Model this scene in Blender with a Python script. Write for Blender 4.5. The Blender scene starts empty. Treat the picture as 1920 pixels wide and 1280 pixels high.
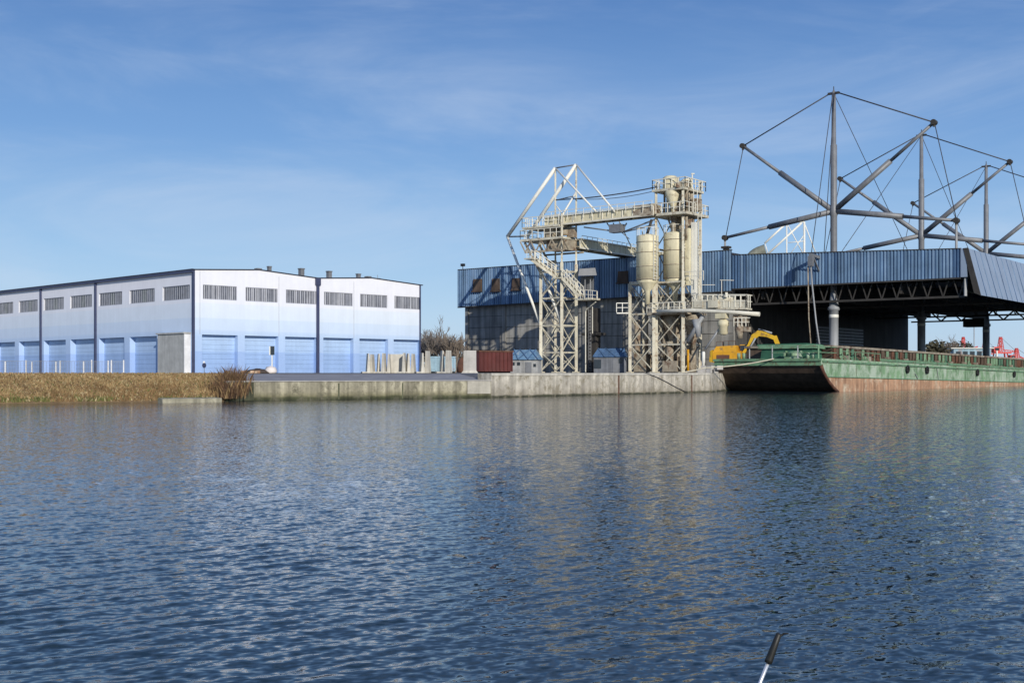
import bpy, math, random
import numpy as np
from mathutils import Vector as V

random.seed(11)
rng = np.random.default_rng(11)
scene = bpy.context.scene
COL = scene.collection
F, CX, HY, EZ = 2250.0, 960.0, 698.0, 0.05
WZ = -1.65                                   # water level; the quay is z = 0
SUN_AZ, SUN_EL = math.radians(20), math.radians(21)
Z = V((0, 0, 1))


def P(px, py, d):
    """real position of something seen at (px, py) standing d metres out"""
    return V(((px - CX) * d / F, d, EZ + (HY - py) * d / F))


# ------------------------------------------------------------------ materials
def mat(name, col, rough=0.6, metal=0.0, var=0.18, scale=1.2, streak=0.0, dirt=None, dirt_amt=0.5,
        dirt_scale=0.6, spec=0.4, bump=0.0, bump_scale=6.0):
    m = bpy.data.materials.new(name)
    m.use_nodes = True
    nt = m.node_tree
    N, L = nt.nodes, nt.links
    b = N['Principled BSDF']
    b.inputs['Roughness'].default_value = rough
    b.inputs['Metallic'].default_value = metal
    b.inputs['Specular IOR Level'].default_value = spec
    tc = N.new('ShaderNodeTexCoord')
    nz = N.new('ShaderNodeTexNoise')
    nz.inputs['Scale'].default_value = scale
    nz.inputs['Detail'].default_value = 6
    nz.inputs['Roughness'].default_value = 0.65
    L.new(tc.outputs['Object'], nz.inputs['Vector'])
    mr = N.new('ShaderNodeMapRange')
    mr.inputs[1].default_value = 0.28
    mr.inputs[2].default_value = 0.72
    mr.inputs[3].default_value = 1 - var
    mr.inputs[4].default_value = 1 + var
    L.new(nz.outputs['Fac'], mr.inputs[0])
    mul = N.new('ShaderNodeMix')
    mul.data_type = 'RGBA'
    mul.blend_type = 'MULTIPLY'
    mul.inputs[0].default_value = 1
    mul.inputs[6].default_value = (*col, 1)
    L.new(mr.outputs[0], mul.inputs[7])
    out = mul.outputs[2]
    if streak:
        mp = N.new('ShaderNodeMapping')
        mp.inputs['Scale'].default_value = (2.2, 2.2, 0.12)
        L.new(tc.outputs['Object'], mp.inputs['Vector'])
        n2 = N.new('ShaderNodeTexNoise')
        n2.inputs['Scale'].default_value = 1.0
        n2.inputs['Detail'].default_value = 5
        L.new(mp.outputs[0], n2.inputs['Vector'])
        r2 = N.new('ShaderNodeMapRange')
        r2.inputs[1].default_value = 0.35
        r2.inputs[2].default_value = 0.65
        r2.inputs[3].default_value = 1 - streak
        r2.inputs[4].default_value = 1 + streak * 0.4
        L.new(n2.outputs['Fac'], r2.inputs[0])
        m2 = N.new('ShaderNodeMix')
        m2.data_type = 'RGBA'
        m2.blend_type = 'MULTIPLY'
        m2.inputs[0].default_value = 1
        L.new(out, m2.inputs[6])
        L.new(r2.outputs[0], m2.inputs[7])
        out = m2.outputs[2]
    if dirt:
        n3 = N.new('ShaderNodeTexNoise')
        n3.inputs['Scale'].default_value = dirt_scale
        n3.inputs['Detail'].default_value = 8
        n3.inputs['Roughness'].default_value = 0.7
        L.new(tc.outputs['Object'], n3.inputs['Vector'])
        r3 = N.new('ShaderNodeMapRange')
        r3.inputs[1].default_value = 0.62 - dirt_amt * 0.25
        r3.inputs[2].default_value = 0.72 - dirt_amt * 0.15
        r3.clamp = True
        L.new(n3.outputs['Fac'], r3.inputs[0])
        m3 = N.new('ShaderNodeMix')
        m3.data_type = 'RGBA'
        L.new(r3.outputs[0], m3.inputs[0])
        L.new(out, m3.inputs[6])
        m3.inputs[7].default_value = (*dirt, 1)
        out = m3.outputs[2]
    L.new(out, b.inputs['Base Color'])
    if bump:
        n4 = N.new('ShaderNodeTexNoise')
        n4.inputs['Scale'].default_value = bump_scale
        n4.inputs['Detail'].default_value = 5
        L.new(tc.outputs['Object'], n4.inputs['Vector'])
        bp = N.new('ShaderNodeBump')
        bp.inputs['Strength'].default_value = bump
        bp.inputs['Distance'].default_value = 0.1
        L.new(n4.outputs['Fac'], bp.inputs['Height'])
        L.new(bp.outputs[0], b.inputs['Normal'])
    return m


def ramp_z(m, stops, zlo, zhi, jitter=0.0, horiz=0.0):
    """painted bands by height: ramp over object z feeding the multiply node"""
    nt = m.node_tree
    N, L = nt.nodes, nt.links
    tc = [n for n in N if n.bl_idname == 'ShaderNodeTexCoord'][0]
    sx = N.new('ShaderNodeSeparateXYZ')
    L.new(tc.outputs['Object'], sx.inputs[0])
    src = sx.outputs['Z']
    if jitter:
        nz = N.new('ShaderNodeTexNoise')
        nz.inputs['Scale'].default_value = horiz or 0.5
        nz.inputs['Detail'].default_value = 6
        L.new(tc.outputs['Object'], nz.inputs['Vector'])
        ma = N.new('ShaderNodeMath')
        ma.operation = 'MULTIPLY_ADD'
        ma.inputs[1].default_value = jitter * 2
        L.new(nz.outputs['Fac'], ma.inputs[0])
        ad = N.new('ShaderNodeMath')
        ad.operation = 'SUBTRACT'
        L.new(src, ad.inputs[0])
        ad.inputs[1].default_value = jitter
        L.new(ad.outputs[0], ma.inputs[2])
        src = ma.outputs[0]
    mr = N.new('ShaderNodeMapRange')
    mr.inputs[1].default_value = zlo
    mr.inputs[2].default_value = zhi
    L.new(src, mr.inputs[0])
    cr = N.new('ShaderNodeValToRGB')
    e = cr.color_ramp.elements
    while len(e) > 1:
        e.remove(e[-1])
    first = True
    for z, c in stops:
        p = (z - zlo) / (zhi - zlo)
        if first:
            e[0].position = p
            el = e[0]
            first = False
        else:
            el = e.new(p)
        el.color = (*c, 1)
    L.new(mr.outputs[0], cr.inputs[0])
    mul = [n for n in N if n.bl_idname == 'ShaderNodeMix' and n.blend_type == 'MULTIPLY'][0]
    L.new(cr.outputs[0], mul.inputs[6])
    return m


M = {}
M['ware'] = ramp_z(mat('ombre_paint', (1, 1, 1), 0.6, var=0.04, scale=0.5, streak=.03),
                   [(0, (.33, .47, .75)), (2.15, (.34, .48, .76)), (2.2, (.42, .56, .80)), (3.7, (.46, .60, .82)),
                    (4.3, (.53, .655, .84)), (4.36, (.58, .69, .85)), (5.5, (.61, .715, .855)), (5.58, (.68, .76, .86)), (7.0, (.72, .78, .86)),
                    (7.1, (.78, .80, .86)), (8.9, (.81, .81, .86)), (10.8, (.82, .82, .86))], 0, 10.8)
M['shutter'] = ramp_z(mat('door_paint', (1, 1, 1), 0.55, var=0.08, scale=0.6, streak=.05),
                      [(0, (.30, .44, .71)), (2.1, (.32, .465, .73)), (2.2, (.39, .54, .78)), (4, (.44, .585, .80))], 0, 4)
M['roofdark'] = mat('dark_roof_felt', (.035, .04, .06), .7)
M['pipe_blue'] = mat('dark_blue_pipe', (.05, .06, .12), .5)
M['glass'] = mat('dusty_glazing', (.155, .165, .20), .3, var=.4, scale=1.5, streak=.35)
M['glass_green'] = mat('tinted_glazing', (.12, .14, .14), .35, var=.3)
M['mullion'] = mat('mullion_grey', (.42, .43, .47), .5)
M['greyboard'] = mat('grey_cladding', (.42, .42, .40), .8, streak=.12)
M['paleboard'] = mat('pale_trim', (.74, .74, .74), .7)
M['concrete'] = mat('pale_concrete', (.56, .53, .46), .9, var=.2, streak=.2)
M['concrete2'] = mat('grey_concrete', (.44, .42, .39), .9, var=.2, streak=.15)
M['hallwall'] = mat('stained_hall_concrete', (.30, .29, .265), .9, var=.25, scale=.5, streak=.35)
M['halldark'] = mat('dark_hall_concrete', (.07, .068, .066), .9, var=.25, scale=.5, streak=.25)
M['blueA'] = mat('weathered_blue_sheet', (.155, .255, .39), .5, var=.2, scale=.5, streak=.35)
M['blueB'] = mat('faded_blue_sheet', (.20, .305, .445), .5, var=.18, scale=.5, streak=.25)
M['blueC'] = mat('deep_blue_sheet', (.08, .15, .27), .5, var=.18, scale=.5, streak=.25)
M['bluegrey'] = mat('blue_grey_panel', (.255, .32, .42), .6, var=.14, scale=.15, streak=.1)
M['steel'] = mat('galvanised_grey', (.20, .205, .215), .5, metal=.15, var=.2, streak=.1)
M['steel_pale'] = mat('pale_steel_pipe', (.31, .32, .33), .5, var=.12, streak=.15)
M['cable'] = mat('dark_cable', (.06, .06, .07), .6)
M['darksteel'] = mat('dark_brown_steel', (.045, .041, .037), .7, var=.3)
M['cream'] = mat('cream_paint', (.68, .615, .42), .55, var=.14, scale=.8, streak=.15, dirt=(.33, .27, .18), dirt_amt=.25, dirt_scale=.9)
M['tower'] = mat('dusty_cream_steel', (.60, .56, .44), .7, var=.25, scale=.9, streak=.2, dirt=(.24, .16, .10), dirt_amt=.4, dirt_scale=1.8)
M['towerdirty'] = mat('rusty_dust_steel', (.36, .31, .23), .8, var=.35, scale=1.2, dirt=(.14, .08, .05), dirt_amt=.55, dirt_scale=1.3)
M['white'] = mat('white_paint', (.78, .76, .68), .5, var=.06)
M['rail'] = mat('pale_rail', (.66, .63, .53), .6, var=.15)
M['rust'] = mat('rust_brown', (.12, .055, .035), .85, var=.4, scale=1.5)
M['hullgreen'] = mat('faded_hull_green', (.19, .315, .17), .65, var=.35, scale=.45, streak=.35, dirt=(.42, .50, .39), dirt_amt=.75, dirt_scale=.7)
M['darkgreen'] = mat('dark_deck_green', (.035, .12, .07), .6, var=.3)
M['midgreen'] = mat('rail_green', (.14, .26, .15), .6, var=.3, dirt=(.12, .07, .04), dirt_amt=.4, dirt_scale=2)
M['rustband'] = mat('orange_boot_top', (.45, .265, .16), .85, var=.35, scale=.8, streak=.35, dirt=(.58, .48, .35), dirt_amt=.45, dirt_scale=.7)
M['bowrust'] = mat('brown_bow_plate', (.10, .068, .048), .8, var=.45, scale=.7, streak=.3)
M['coaming'] = mat('coaming_brown', (.30, .26, .20), .8, var=.3, dirt=(.12, .07, .05), dirt_amt=.5, dirt_scale=1)
M['yellow'] = mat('digger_yellow', (.66, .40, .02), .45, var=.1, dirt=(.26, .15, .05), dirt_amt=.45, dirt_scale=2)
M['orange'] = mat('digger_orange', (.62, .31, .015), .55, var=.2, dirt=(.25, .14, .05), dirt_amt=.4, dirt_scale=1.6)
M['black'] = mat('black_rubber', (.02, .02, .02), .6)
M['cabglass'] = mat('cab_glass', (.03, .04, .05), .1)
M['redbox'] = mat('oxide_red', (.115, .03, .026), .65, var=.25, streak=.25, dirt=(.10, .035, .03), dirt_amt=.4)
M['bluebox'] = mat('pale_blue_paint', (.28, .42, .50), .6, var=.25, streak=.2, dirt=(.3, .15, .1), dirt_amt=.2)
M['roofblue'] = mat('blue_roof_sheet', (.12, .22, .33), .6, var=.35, dirt=(.3, .36, .4), dirt_amt=.4, dirt_scale=2)
M['cabinwall'] = mat('cabin_white', (.36, .36, .35), .8, var=.3, streak=.3)
M['redpaint'] = mat('crane_red', (.62, .06, .045), .5, var=.2)
M['sack'] = mat('white_sack', (.72, .66, .62), .8, var=.15)
M['tarp'] = mat('dark_tarpaulin', (.06, .045, .035), .8, var=.4)
M['bark'] = mat('winter_twigs', (.235, .21, .19), .9, var=.35)
M['bark2'] = mat('brown_twigs', (.25, .205, .165), .9, var=.35)
M['hedge'] = mat('dark_hedge_leaf', (.07, .065, .04), .9, var=.5)
M['strawA'] = mat('dry_straw', (.35, .245, .12), .95, var=.3)
M['strawB'] = mat('brown_stalk', (.25, .16, .075), .95, var=.35)
M['strawC'] = mat('olive_grass', (.15, .155, .05), .95, var=.35)
M['strawD'] = mat('bleached_grass', (.44, .35, .20), .95, var=.25)
M['soil'] = mat('brown_soil', (.17, .115, .06), .95, var=.4, scale=1.5, bump=.5)
M['reed'] = mat('red_brown_reed', (.13, .075, .045), .95, var=.35)
M['ductgrey'] = mat('grey_green_duct', (.22, .23, .19), .7, var=.25, streak=.2)
M['hutshade'] = mat('painted_shade_hut_grey', (.17, .18, .20), .8, var=.3, streak=.3)  # hut wall grey darkened: the shade it stands in is put into the colour
M['rope'] = mat('pale_rope', (.60, .55, .42), .9)
M['rod'] = mat('brushed_aluminium', (.72, .73, .75), .3, metal=.6, var=.05)
M['grip'] = mat('black_grip', (.018, .018, .016), .5, var=.3, scale=60)
M['ground'] = mat('yard_gravel', (.26, .25, .23), .95, var=.25, scale=.4, bump=.3, bump_scale=3)
M['ramp'] = mat('grey_ramp_asphalt', (.255, .25, .265), .9, var=.12, scale=.8, dirt=(.36, .35, .34), dirt_amt=.15, dirt_scale=.5)
M['quayA'] = ramp_z(mat('mossy_quay_concrete', (1, 1, 1), .9, var=.35, scale=1.1, streak=.5, dirt=(.14, .13, .09), dirt_amt=.5, dirt_scale=1.15, bump=.4),
                    [(-1.7, (.03, .035, .018)), (-1.5, (.075, .08, .04)), (-1.36, (.25, .23, .14)), (-1.1, (.40, .365, .26)), (-.6, (.42, .39, .29))], -2, 0, jitter=.12, horiz=.9)
M['quayB'] = ramp_z(mat('pale_quay_concrete', (1, 1, 1), .9, var=.3, scale=1.3, streak=.35, dirt=(.25, .22, .155), dirt_amt=.45, dirt_scale=1.6, bump=.4),
                    [(-1.7, (.03, .035, .018)), (-1.56, (.07, .07, .045)), (-1.45, (.38, .34, .27)), (-1.0, (.50, .455, .375)), (-.2, (.54, .50, .42))], -2, 0, jitter=.09, horiz=1.1)
M['patch'] = mat('repaired_concrete', (.47, .44, .37), .9, var=.25, streak=.2, bump=.3)


# ------------------------------------------------------------------ mesh builder
def frame_of(d, up=Z):
    d = d.normalized()
    a = d.cross(up)
    if a.length < 1e-4:
        a = d.cross(V((1, 0, 0)))
    a.normalize()
    return a, a.cross(d).normalized()


class MB:
    def __init__(s):
        s.v, s.f, s.m, s.s = [], [], [], []

    def poly(s, pts, mi=0, smooth=False):
        k = len(s.v)
        s.v += [V(p) for p in pts]
        s.f.append(tuple(range(k, k + len(pts))))
        s.m.append(mi)
        s.s.append(smooth)

    def hexa(s, b, t, mi=0):
        k = len(s.v)
        s.v += [V(p) for p in b] + [V(p) for p in t]
        n = len(b)
        s.f += [tuple(range(k + n - 1, k - 1, -1)), tuple(range(k + n, k + 2 * n))]
        s.f += [(k + i, k + (i + 1) % n, k + n + (i + 1) % n, k + n + i) for i in range(n)]
        s.m += [mi] * (n + 2)
        s.s += [False] * (n + 2)

    def extr(s, pts, off, mi=0):
        off = V(off)
        s.hexa(pts, [V(p) + off for p in pts], mi)

    def box(s, c, sx, sy, sz, ex=V((1, 0, 0)), ey=V((0, 1, 0)), ez=Z, mi=0):
        """c = centre of the underside"""
        c = V(c)
        b = [c + ex * (a * sx / 2) + ey * (q * sy / 2) for a, q in ((-1, -1), (1, -1), (1, 1), (-1, 1))]
        s.hexa(b, [p + ez * sz for p in b], mi)

    def beam(s, p, q, w, h=None, up=Z, mi=0):
        p, q = V(p), V(q)
        h = h or w
        a, u = frame_of(q - p, up)
        b = [p + a * (i * w / 2) + u * (j * h / 2) for i, j in ((-1, -1), (1, -1), (1, 1), (-1, 1))]
        s.hexa(b, [x + (q - p) for x in b], mi)

    def tube(s, p, q, r, r2=None, n=8, mi=0, cap=True):
        s.path([p, q], [r, r if r2 is None else r2], n, mi, cap)

    def path(s, pts, r, n=6, mi=0, cap=True):
        pts = [V(p) for p in pts]
        rs = r if isinstance(r, (list, tuple)) else [r] * len(pts)
        k = len(s.v)
        a0 = None
        for i, p in enumerate(pts):
            d = pts[min(i + 1, len(pts) - 1)] - pts[max(i - 1, 0)]
            if d.length < 1e-6:
                d = Z.copy()
            a, u = frame_of(d)
            if a0 is not None and a.dot(a0) < 0:
                a, u = -a, -u
            a0 = a
            for j in range(n):
                t = 2 * math.pi * j / n
                s.v.append(p + (a * math.cos(t) + u * math.sin(t)) * rs[i])
        for i in range(len(pts) - 1):
            for j in range(n):
                s.f.append((k + i * n + j, k + i * n + (j + 1) % n, k + (i + 1) * n + (j + 1) % n, k + (i + 1) * n + j))
                s.m.append(mi)
                s.s.append(True)
        if cap:
            e = k + (len(pts) - 1) * n
            s.f += [tuple(range(k + n - 1, k - 1, -1)), tuple(range(e, e + n))]
            s.m += [mi, mi]
            s.s += [False, False]

    def lathe(s, base, prof, n=24, mi=0):
        base = V(base)
        k = len(s.v)
        for r, z in prof:
            for j in range(n):
                t = 2 * math.pi * j / n
                s.v.append(base + V((r * math.cos(t), r * math.sin(t), z)))
        for i in range(len(prof) - 1):
            flat = abs(prof[i][1] - prof[i + 1][1]) < 1e-3
            for j in range(n):
                s.f.append((k + i * n + j, k + i * n + (j + 1) % n, k + (i + 1) * n + (j + 1) % n, k + (i + 1) * n + j))
                s.m.append(mi)
                s.s.append(not flat)
        e = k + (len(prof) - 1) * n
        s.f += [tuple(range(k + n - 1, k - 1, -1)), tuple(range(e, e + n))]
        s.m += [mi, mi]
        s.s += [False, False]

    def railing(s, pts, h=1.05, sp=1.2, r=.03, mi=0, mid=True):
        pts = [V(p) for p in pts]
        for p, q in zip(pts, pts[1:]):
            n = max(1, round((q - p).length / sp))
            for i in range(n + 1):
                b = p + (q - p) * (i / n)
                s.beam(b, b + Z * h, r * 2, mi=mi)
            s.beam(p + Z * h, q + Z * h, r * 2.2, mi=mi)
            if mid:
                s.beam(p + Z * h * .5, q + Z * h * .5, r * 1.6, mi=mi)

    def build(s, name, mats, parent=None, loc=None):
        if not isinstance(mats, (list, tuple)):
            mats = [mats]
        org = V((0, 0, 0))
        p = parent
        while p is not None:
            org += p.location
            p = p.parent
        if loc is not None:
            org = org + V(loc)
        me = bpy.data.meshes.new(name)
        me.from_pydata([v - org for v in s.v], [], s.f)
        for x in mats:
            me.materials.append(x)
        me.polygons.foreach_set('material_index', s.m)
        me.polygons.foreach_set('use_smooth', s.s)
        me.update()
        o = bpy.data.objects.new(name, me)
        COL.objects.link(o)
        if loc is not None:
            o.location = V(loc)
        if parent is not None:
            o.parent = parent
        return o


def tag(o, label=None, cat=None, group=None, kind=None):
    if label:
        o['label'] = label
    if cat:
        o['category'] = cat
    if group:
        o['group'] = group
    if kind:
        o['kind'] = kind
    return o


def thing(name, label, cat, loc, group=None):
    o = bpy.data.objects.new(name, None)
    o.empty_display_size = 0.3
    COL.objects.link(o)
    o.location = V(loc)
    return tag(o, label, cat, group)


def part(name, mats, parent, fn, label=None):
    m = MB()
    fn(m)
    return tag(m.build(name, mats, parent), label)


# ------------------------------------------------------------------ camera, light, sky
cam = bpy.data.objects.new('camera', bpy.data.cameras.new('camera'))
COL.objects.link(cam)
cam.location = (0, 0, EZ)
cam.rotation_euler = (math.radians(90), 0, 0)
cam.data.sensor_width = 36
cam.data.lens = 36 * F / 1920
cam.data.shift_y = 58 / 1920
cam.data.clip_start = .1
cam.data.clip_end = 9000
scene.camera = cam

sun = bpy.data.objects.new('sun', bpy.data.lights.new('sun', 'SUN'))
COL.objects.link(sun)
sun.data.energy = 3.7
sun.data.angle = math.radians(.53)
sun.data.color = (1, .945, .85)
sdir = V((math.sin(SUN_AZ) * math.cos(SUN_EL), -math.cos(SUN_AZ) * math.cos(SUN_EL), math.sin(SUN_EL)))
sun.rotation_euler = sdir.to_track_quat('Z', 'Y').to_euler()
sun.location = sdir * 100

w = bpy.data.worlds.new('World')
scene.world = w
w.use_nodes = True
nt = w.node_tree
N, L = nt.nodes, nt.links
bg = N['Background']
sky = N.new('ShaderNodeTexSky')
sky.sky_type = 'NISHITA'
sky.sun_disc = False
sky.sun_elevation = SUN_EL
sky.sun_rotation = math.pi - SUN_AZ
sky.altitude = 100
sky.air_density = 1.0
sky.dust_density = 0.6
sky.ozone_density = 2.2
tc = N.new('ShaderNodeTexCoord')


def cirrus(rot, scl, lo, hi, amt, detail=7, dist=.6):
    mp = N.new('ShaderNodeMapping')
    mp.inputs['Rotation'].default_value = rot
    mp.inputs['Scale'].default_value = scl
    L.new(tc.outputs['Generated'], mp.inputs['Vector'])
    nz = N.new('ShaderNodeTexNoise')
    nz.inputs['Scale'].default_value = 1
    nz.inputs['Detail'].default_value = detail
    nz.inputs['Roughness'].default_value = .6
    nz.inputs['Distortion'].default_value = dist
    L.new(mp.outputs[0], nz.inputs['Vector'])
    mr = N.new('ShaderNodeMapRange')
    mr.interpolation_type = 'SMOOTHSTEP'
    mr.inputs[1].default_value = lo
    mr.inputs[2].default_value = hi
    mr.inputs[4].default_value = amt
    L.new(nz.outputs['Fac'], mr.inputs[0])
    return mr.outputs[0]


c1 = cirrus((0, math.radians(28), 0), (2.6, 3, 11), .40, .80, .34)
c2 = cirrus((0, math.radians(-12), 0), (3.4, 3, 17), .46, .80, .18)
add = N.new('ShaderNodeMath')
add.operation = 'ADD'
L.new(c1, add.inputs[0])
L.new(c2, add.inputs[1])
mx = N.new('ShaderNodeMix')
mx.data_type = 'RGBA'
L.new(add.outputs[0], mx.inputs[0])
sep = N.new('ShaderNodeSeparateXYZ')
L.new(tc.outputs['Generated'], sep.inputs[0])
cr = N.new('ShaderNodeValToRGB')
el = cr.color_ramp.elements
SK = .105
stops = [(0.0, (.50, .66, .84)), (.045, (.44, .64, .88)), (.10, (.31, .53, .83)), (.19, (.17, .355, .70)), (.30, (.09, .22, .53)), (.6, (.07, .165, .42)), (1.0, (.06, .13, .33))]
el[0].position = 0
el[1].position = 1
for i, (p_, c_) in enumerate(stops):
    e_ = el[0] if i == 0 else (el[1] if i == len(stops) - 1 else el.new(p_))
for e_, (p_, c_) in zip(sorted(el, key=lambda q: q.position), stops):
    e_.color = (*c_, 1)
L.new(sep.outputs['Z'], cr.inputs[0])
br = N.new('ShaderNodeMix')
br.data_type = 'RGBA'
br.blend_type = 'MULTIPLY'
br.inputs[0].default_value = 1
br.inputs[7].default_value = (1 / SK, 1 / SK, 1 / SK, 1)
br.clamp_result = False
L.new(cr.outputs[0], br.inputs[6])
ms = N.new('ShaderNodeMix')
ms.data_type = 'RGBA'
ms.inputs[0].default_value = .85
L.new(sky.outputs[0], ms.inputs[6])
L.new(br.outputs[2], ms.inputs[7])
L.new(ms.outputs[2], mx.inputs[6])
mx.inputs[7].default_value = (6.0, 6.9, 8.3, 1)
L.new(mx.outputs[2], bg.inputs['Color'])
bg.inputs['Strength'].default_value = .105

scene.view_settings.view_transform = 'Standard'
scene.view_settings.look = 'None'
scene.view_settings.exposure = 0
scene.view_settings.gamma = 1
scene.cycles.use_denoising = True
scene.cycles.max_bounces = 6
scene.cycles.caustics_reflective = False
scene.cycles.caustics_refractive = False

# ------------------------------------------------------------------ water
def build_water():
    nr, nc = 900, 1000
    h = -WZ + EZ
    # rows: even in viewing angle from 4 m out to 95 m, then out to the horizon
    yd = h / np.linspace(h / 3.2, h / 330.0, nr)
    ta = np.linspace(-.68, .68, nc)
    Y = np.repeat(yd[:, None], nc, 1)
    X = Y * ta[None, :]
    dy = np.gradient(yd)[:, None]
    dx = (yd * (ta[1] - ta[0]))[:, None]
    Hh = np.zeros_like(X)
    for i in range(64):
        lam = .12 * (1.0 / .12) ** rng.random()
        k = 2 * math.pi / lam
        th = math.radians(137 + rng.normal(0, 10)) if i % 3 else math.radians(88 + rng.normal(0, 22))
        kx, ky = k * math.cos(th), k * math.sin(th)
        # steepness budget: most of the slope lives around 0.3-0.8 m
        a = .0138 * math.exp(-((math.log(lam / .27)) ** 2) / .5) / k
        samp = np.sqrt((np.abs(ky) * dy) ** 2 + (np.abs(kx) * dx) ** 2) / (2 * math.pi)
        att = np.clip((.42 - samp) / .2, 0, 1)
        ph = kx * X + ky * Y + rng.random() * 6.283
        c = np.cos(ph)
        Hh += a * att * (c + .22 * np.cos(2 * ph))
    # slow patches of calmer and livelier water
    g = 1 + .22 * np.sin(.21 * X + .9) * np.sin(.13 * Y + .4) + .12 * np.sin(.47 * X - .31 * Y)
    Hh *= g
    co = np.stack([X, Y, np.full_like(X, WZ) + Hh], -1).reshape(-1, 3)
    idx = np.arange(nr * nc).reshape(nr, nc)
    q = np.stack([idx[:-1, :-1], idx[:-1, 1:], idx[1:, 1:], idx[1:, :-1]], -1).reshape(-1, 4)
    # flat rest of the basin round it (down to the camera's side and far off)
    me = bpy.data.meshes.new('water')
    ext = [(-2.3, -60), (2.3, -60), (2.3, 3.2), (-2.3, 3.2)]
    base = len(co)
    e0 = [(-900, -300, WZ), (900, -300, WZ), (900, 3.2, WZ), (3.2 * .68, 3.2, WZ), (-3.2 * .68, 3.2, WZ), (-900, 3.2, WZ),
          (330 * .68, 330, WZ), (900, 330, WZ), (-330 * .68, 330, WZ), (-900, 330, WZ), (900, 5000, WZ), (-900, 5000, WZ),
          (5000, 330, WZ), (5000, 5000, WZ), (5000, -300, WZ)]
    co = np.concatenate([co, np.array(e0)])
    B = base
    extra = [(B, B + 1, B + 2, B + 5), (B + 3, B + 2, B + 7, B + 6), (B + 5, B + 4, B + 8, B + 9), (B + 9, B + 7, B + 10, B + 11),
             (B + 1, B + 14, B + 12, B + 7), (B + 7, B + 12, B + 13, B + 10)]
    faces_n = len(q) + len(extra)
    loops = np.concatenate([q.reshape(-1), np.array(extra).reshape(-1)]).astype(np.int32)
    me.vertices.add(len(co))
    me.vertices.foreach_set('co', co.reshape(-1).astype(np.float32))
    me.loops.add(len(loops))
    me.loops.foreach_set('vertex_index', loops)
    me.polygons.add(faces_n)
    me.polygons.foreach_set('loop_start', np.arange(faces_n, dtype=np.int32) * 4)
    me.polygons.foreach_set('use_smooth', np.ones(faces_n, dtype=bool))
    me.update(calc_edges=True)
    me.validate()
    m = bpy.data.materials.new('harbour_water')
    m.use_nodes = True
    nt = m.node_tree
    N, L = nt.nodes, nt.links
    b = N['Principled BSDF']
    b.inputs['Base Color'].default_value = (.012, .029, .042, 1)
    b.inputs['Roughness'].default_value = .04
    b.inputs['IOR'].default_value = 1.333
    geo = N.new('ShaderNodeNewGeometry')

    def slope(scl, rot, amp, detail):
        mp = N.new('ShaderNodeMapping')
        mp.vector_type = 'TEXTURE'
        mp.inputs['Rotation'].default_value = (0, 0, rot)
        mp.inputs['Scale'].default_value = scl
        L.new(geo.outputs['Position'], mp.inputs['Vector'])
        nz = N.new('ShaderNodeTexNoise')
        nz.inputs['Scale'].default_value = 1
        nz.inputs['Detail'].default_value = detail
        nz.inputs['Roughness'].default_value = .55
        L.new(mp.outputs[0], nz.inputs['Vector'])
        sb = N.new('ShaderNodeVectorMath')
        sb.operation = 'SUBTRACT'
        L.new(nz.outputs['Color'], sb.inputs[0])
        sb.inputs[1].default_value = (.5, .5, .5)
        ml = N.new('ShaderNodeVectorMath')
        ml.operation = 'MULTIPLY'
        L.new(sb.outputs[0], ml.inputs[0])
        ml.inputs[1].default_value = amp
        return ml.outputs[0]

    s1 = slope((.24, .14, 1), math.radians(32), (.20, .32, 0), 2)
    s2 = slope((.085, .055, 1), math.radians(24), (.34, .50, 0), 1)
    s3 = slope((14, 7, 1), math.radians(20), (.01, .03, 0), 2)
    cur = geo.outputs['Normal']
    for x in (s1, s2, s3):
        ad = N.new('ShaderNodeVectorMath')
        ad.operation = 'ADD'
        L.new(cur, ad.inputs[0])
        L.new(x, ad.inputs[1])
        cur = ad.outputs[0]
    nm = N.new('ShaderNodeVectorMath')
    nm.operation = 'NORMALIZE'
    L.new(cur, nm.inputs[0])
    L.new(nm.outputs[0], b.inputs['Normal'])
    me.materials.append(m)
    o = bpy.data.objects.new('water', me)
    COL.objects.link(o)
    o['kind'] = 'structure'


build_water()

# ------------------------------------------------------------------ quay lines and ground
U2 = V((.7986, -.6018, 0))
V2 = V((.6018, .7986, 0))
QA0, QA1 = V((-17.0, 71.2, 0)), V((-1.4, 80.5, 0))
QB = [V((-1.4, 80.5, 0)), V((7.3, 91, 0)), V((17.0, 103, 0))]
nA = V((-.512, .859, 0))
EDGE0 = V((19.9, 111.6, 0))
BANKW = [V((-120, 53, 0)), V((-60, 60.2, 0)), V((-28, 65.2, 0)), V((-17.0, 71.2, 0))]       # water line of the bank
BANKC = [p + V((-.6, 3.4, 0)) for p in BANKW]

g = MB()
edge = [V((-3000, 56, 0))] + BANKC[:3] + [QA0 + nA * 4.5, QA1 + nA * 4.5, QB[0] + V((-.6, .9, 0)) * .4, QB[1] + V((-.5, .4, 0)), QB[2] + V((-.5, .4, 0)),
                                          EDGE0, EDGE0 + V2 * 1500]
edge = sorted(edge, key=lambda p: p.x)
for p, q in zip(edge, edge[1:]):
    g.poly([p, q, V((q.x, 4000, 0)), V((p.x, 4000, 0))])
g.poly([QA0 + nA * 4.5, BANKC[2], BANKC[3], ])
tag(g.build('ground', M['ground']), kind='structure')

r = MB()
a, b_ = QA0 + nA * .45, QA1 + nA * .45
a2, b2 = QA0 + nA * 4.9, QA1 + nA * 4.9
r.poly([a + Z * -.50, b_ + Z * -.50, b2 + Z * .004, a2 + Z * .004])
r.poly([b_ + Z * -.50, QB[0] + V((-.1, .1, -.5)), QB[0] + V((-.1, .1, .0)), b2 + Z * .004])
tag(r.build('quay_ramp', M['ramp']), kind='structure')

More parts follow.
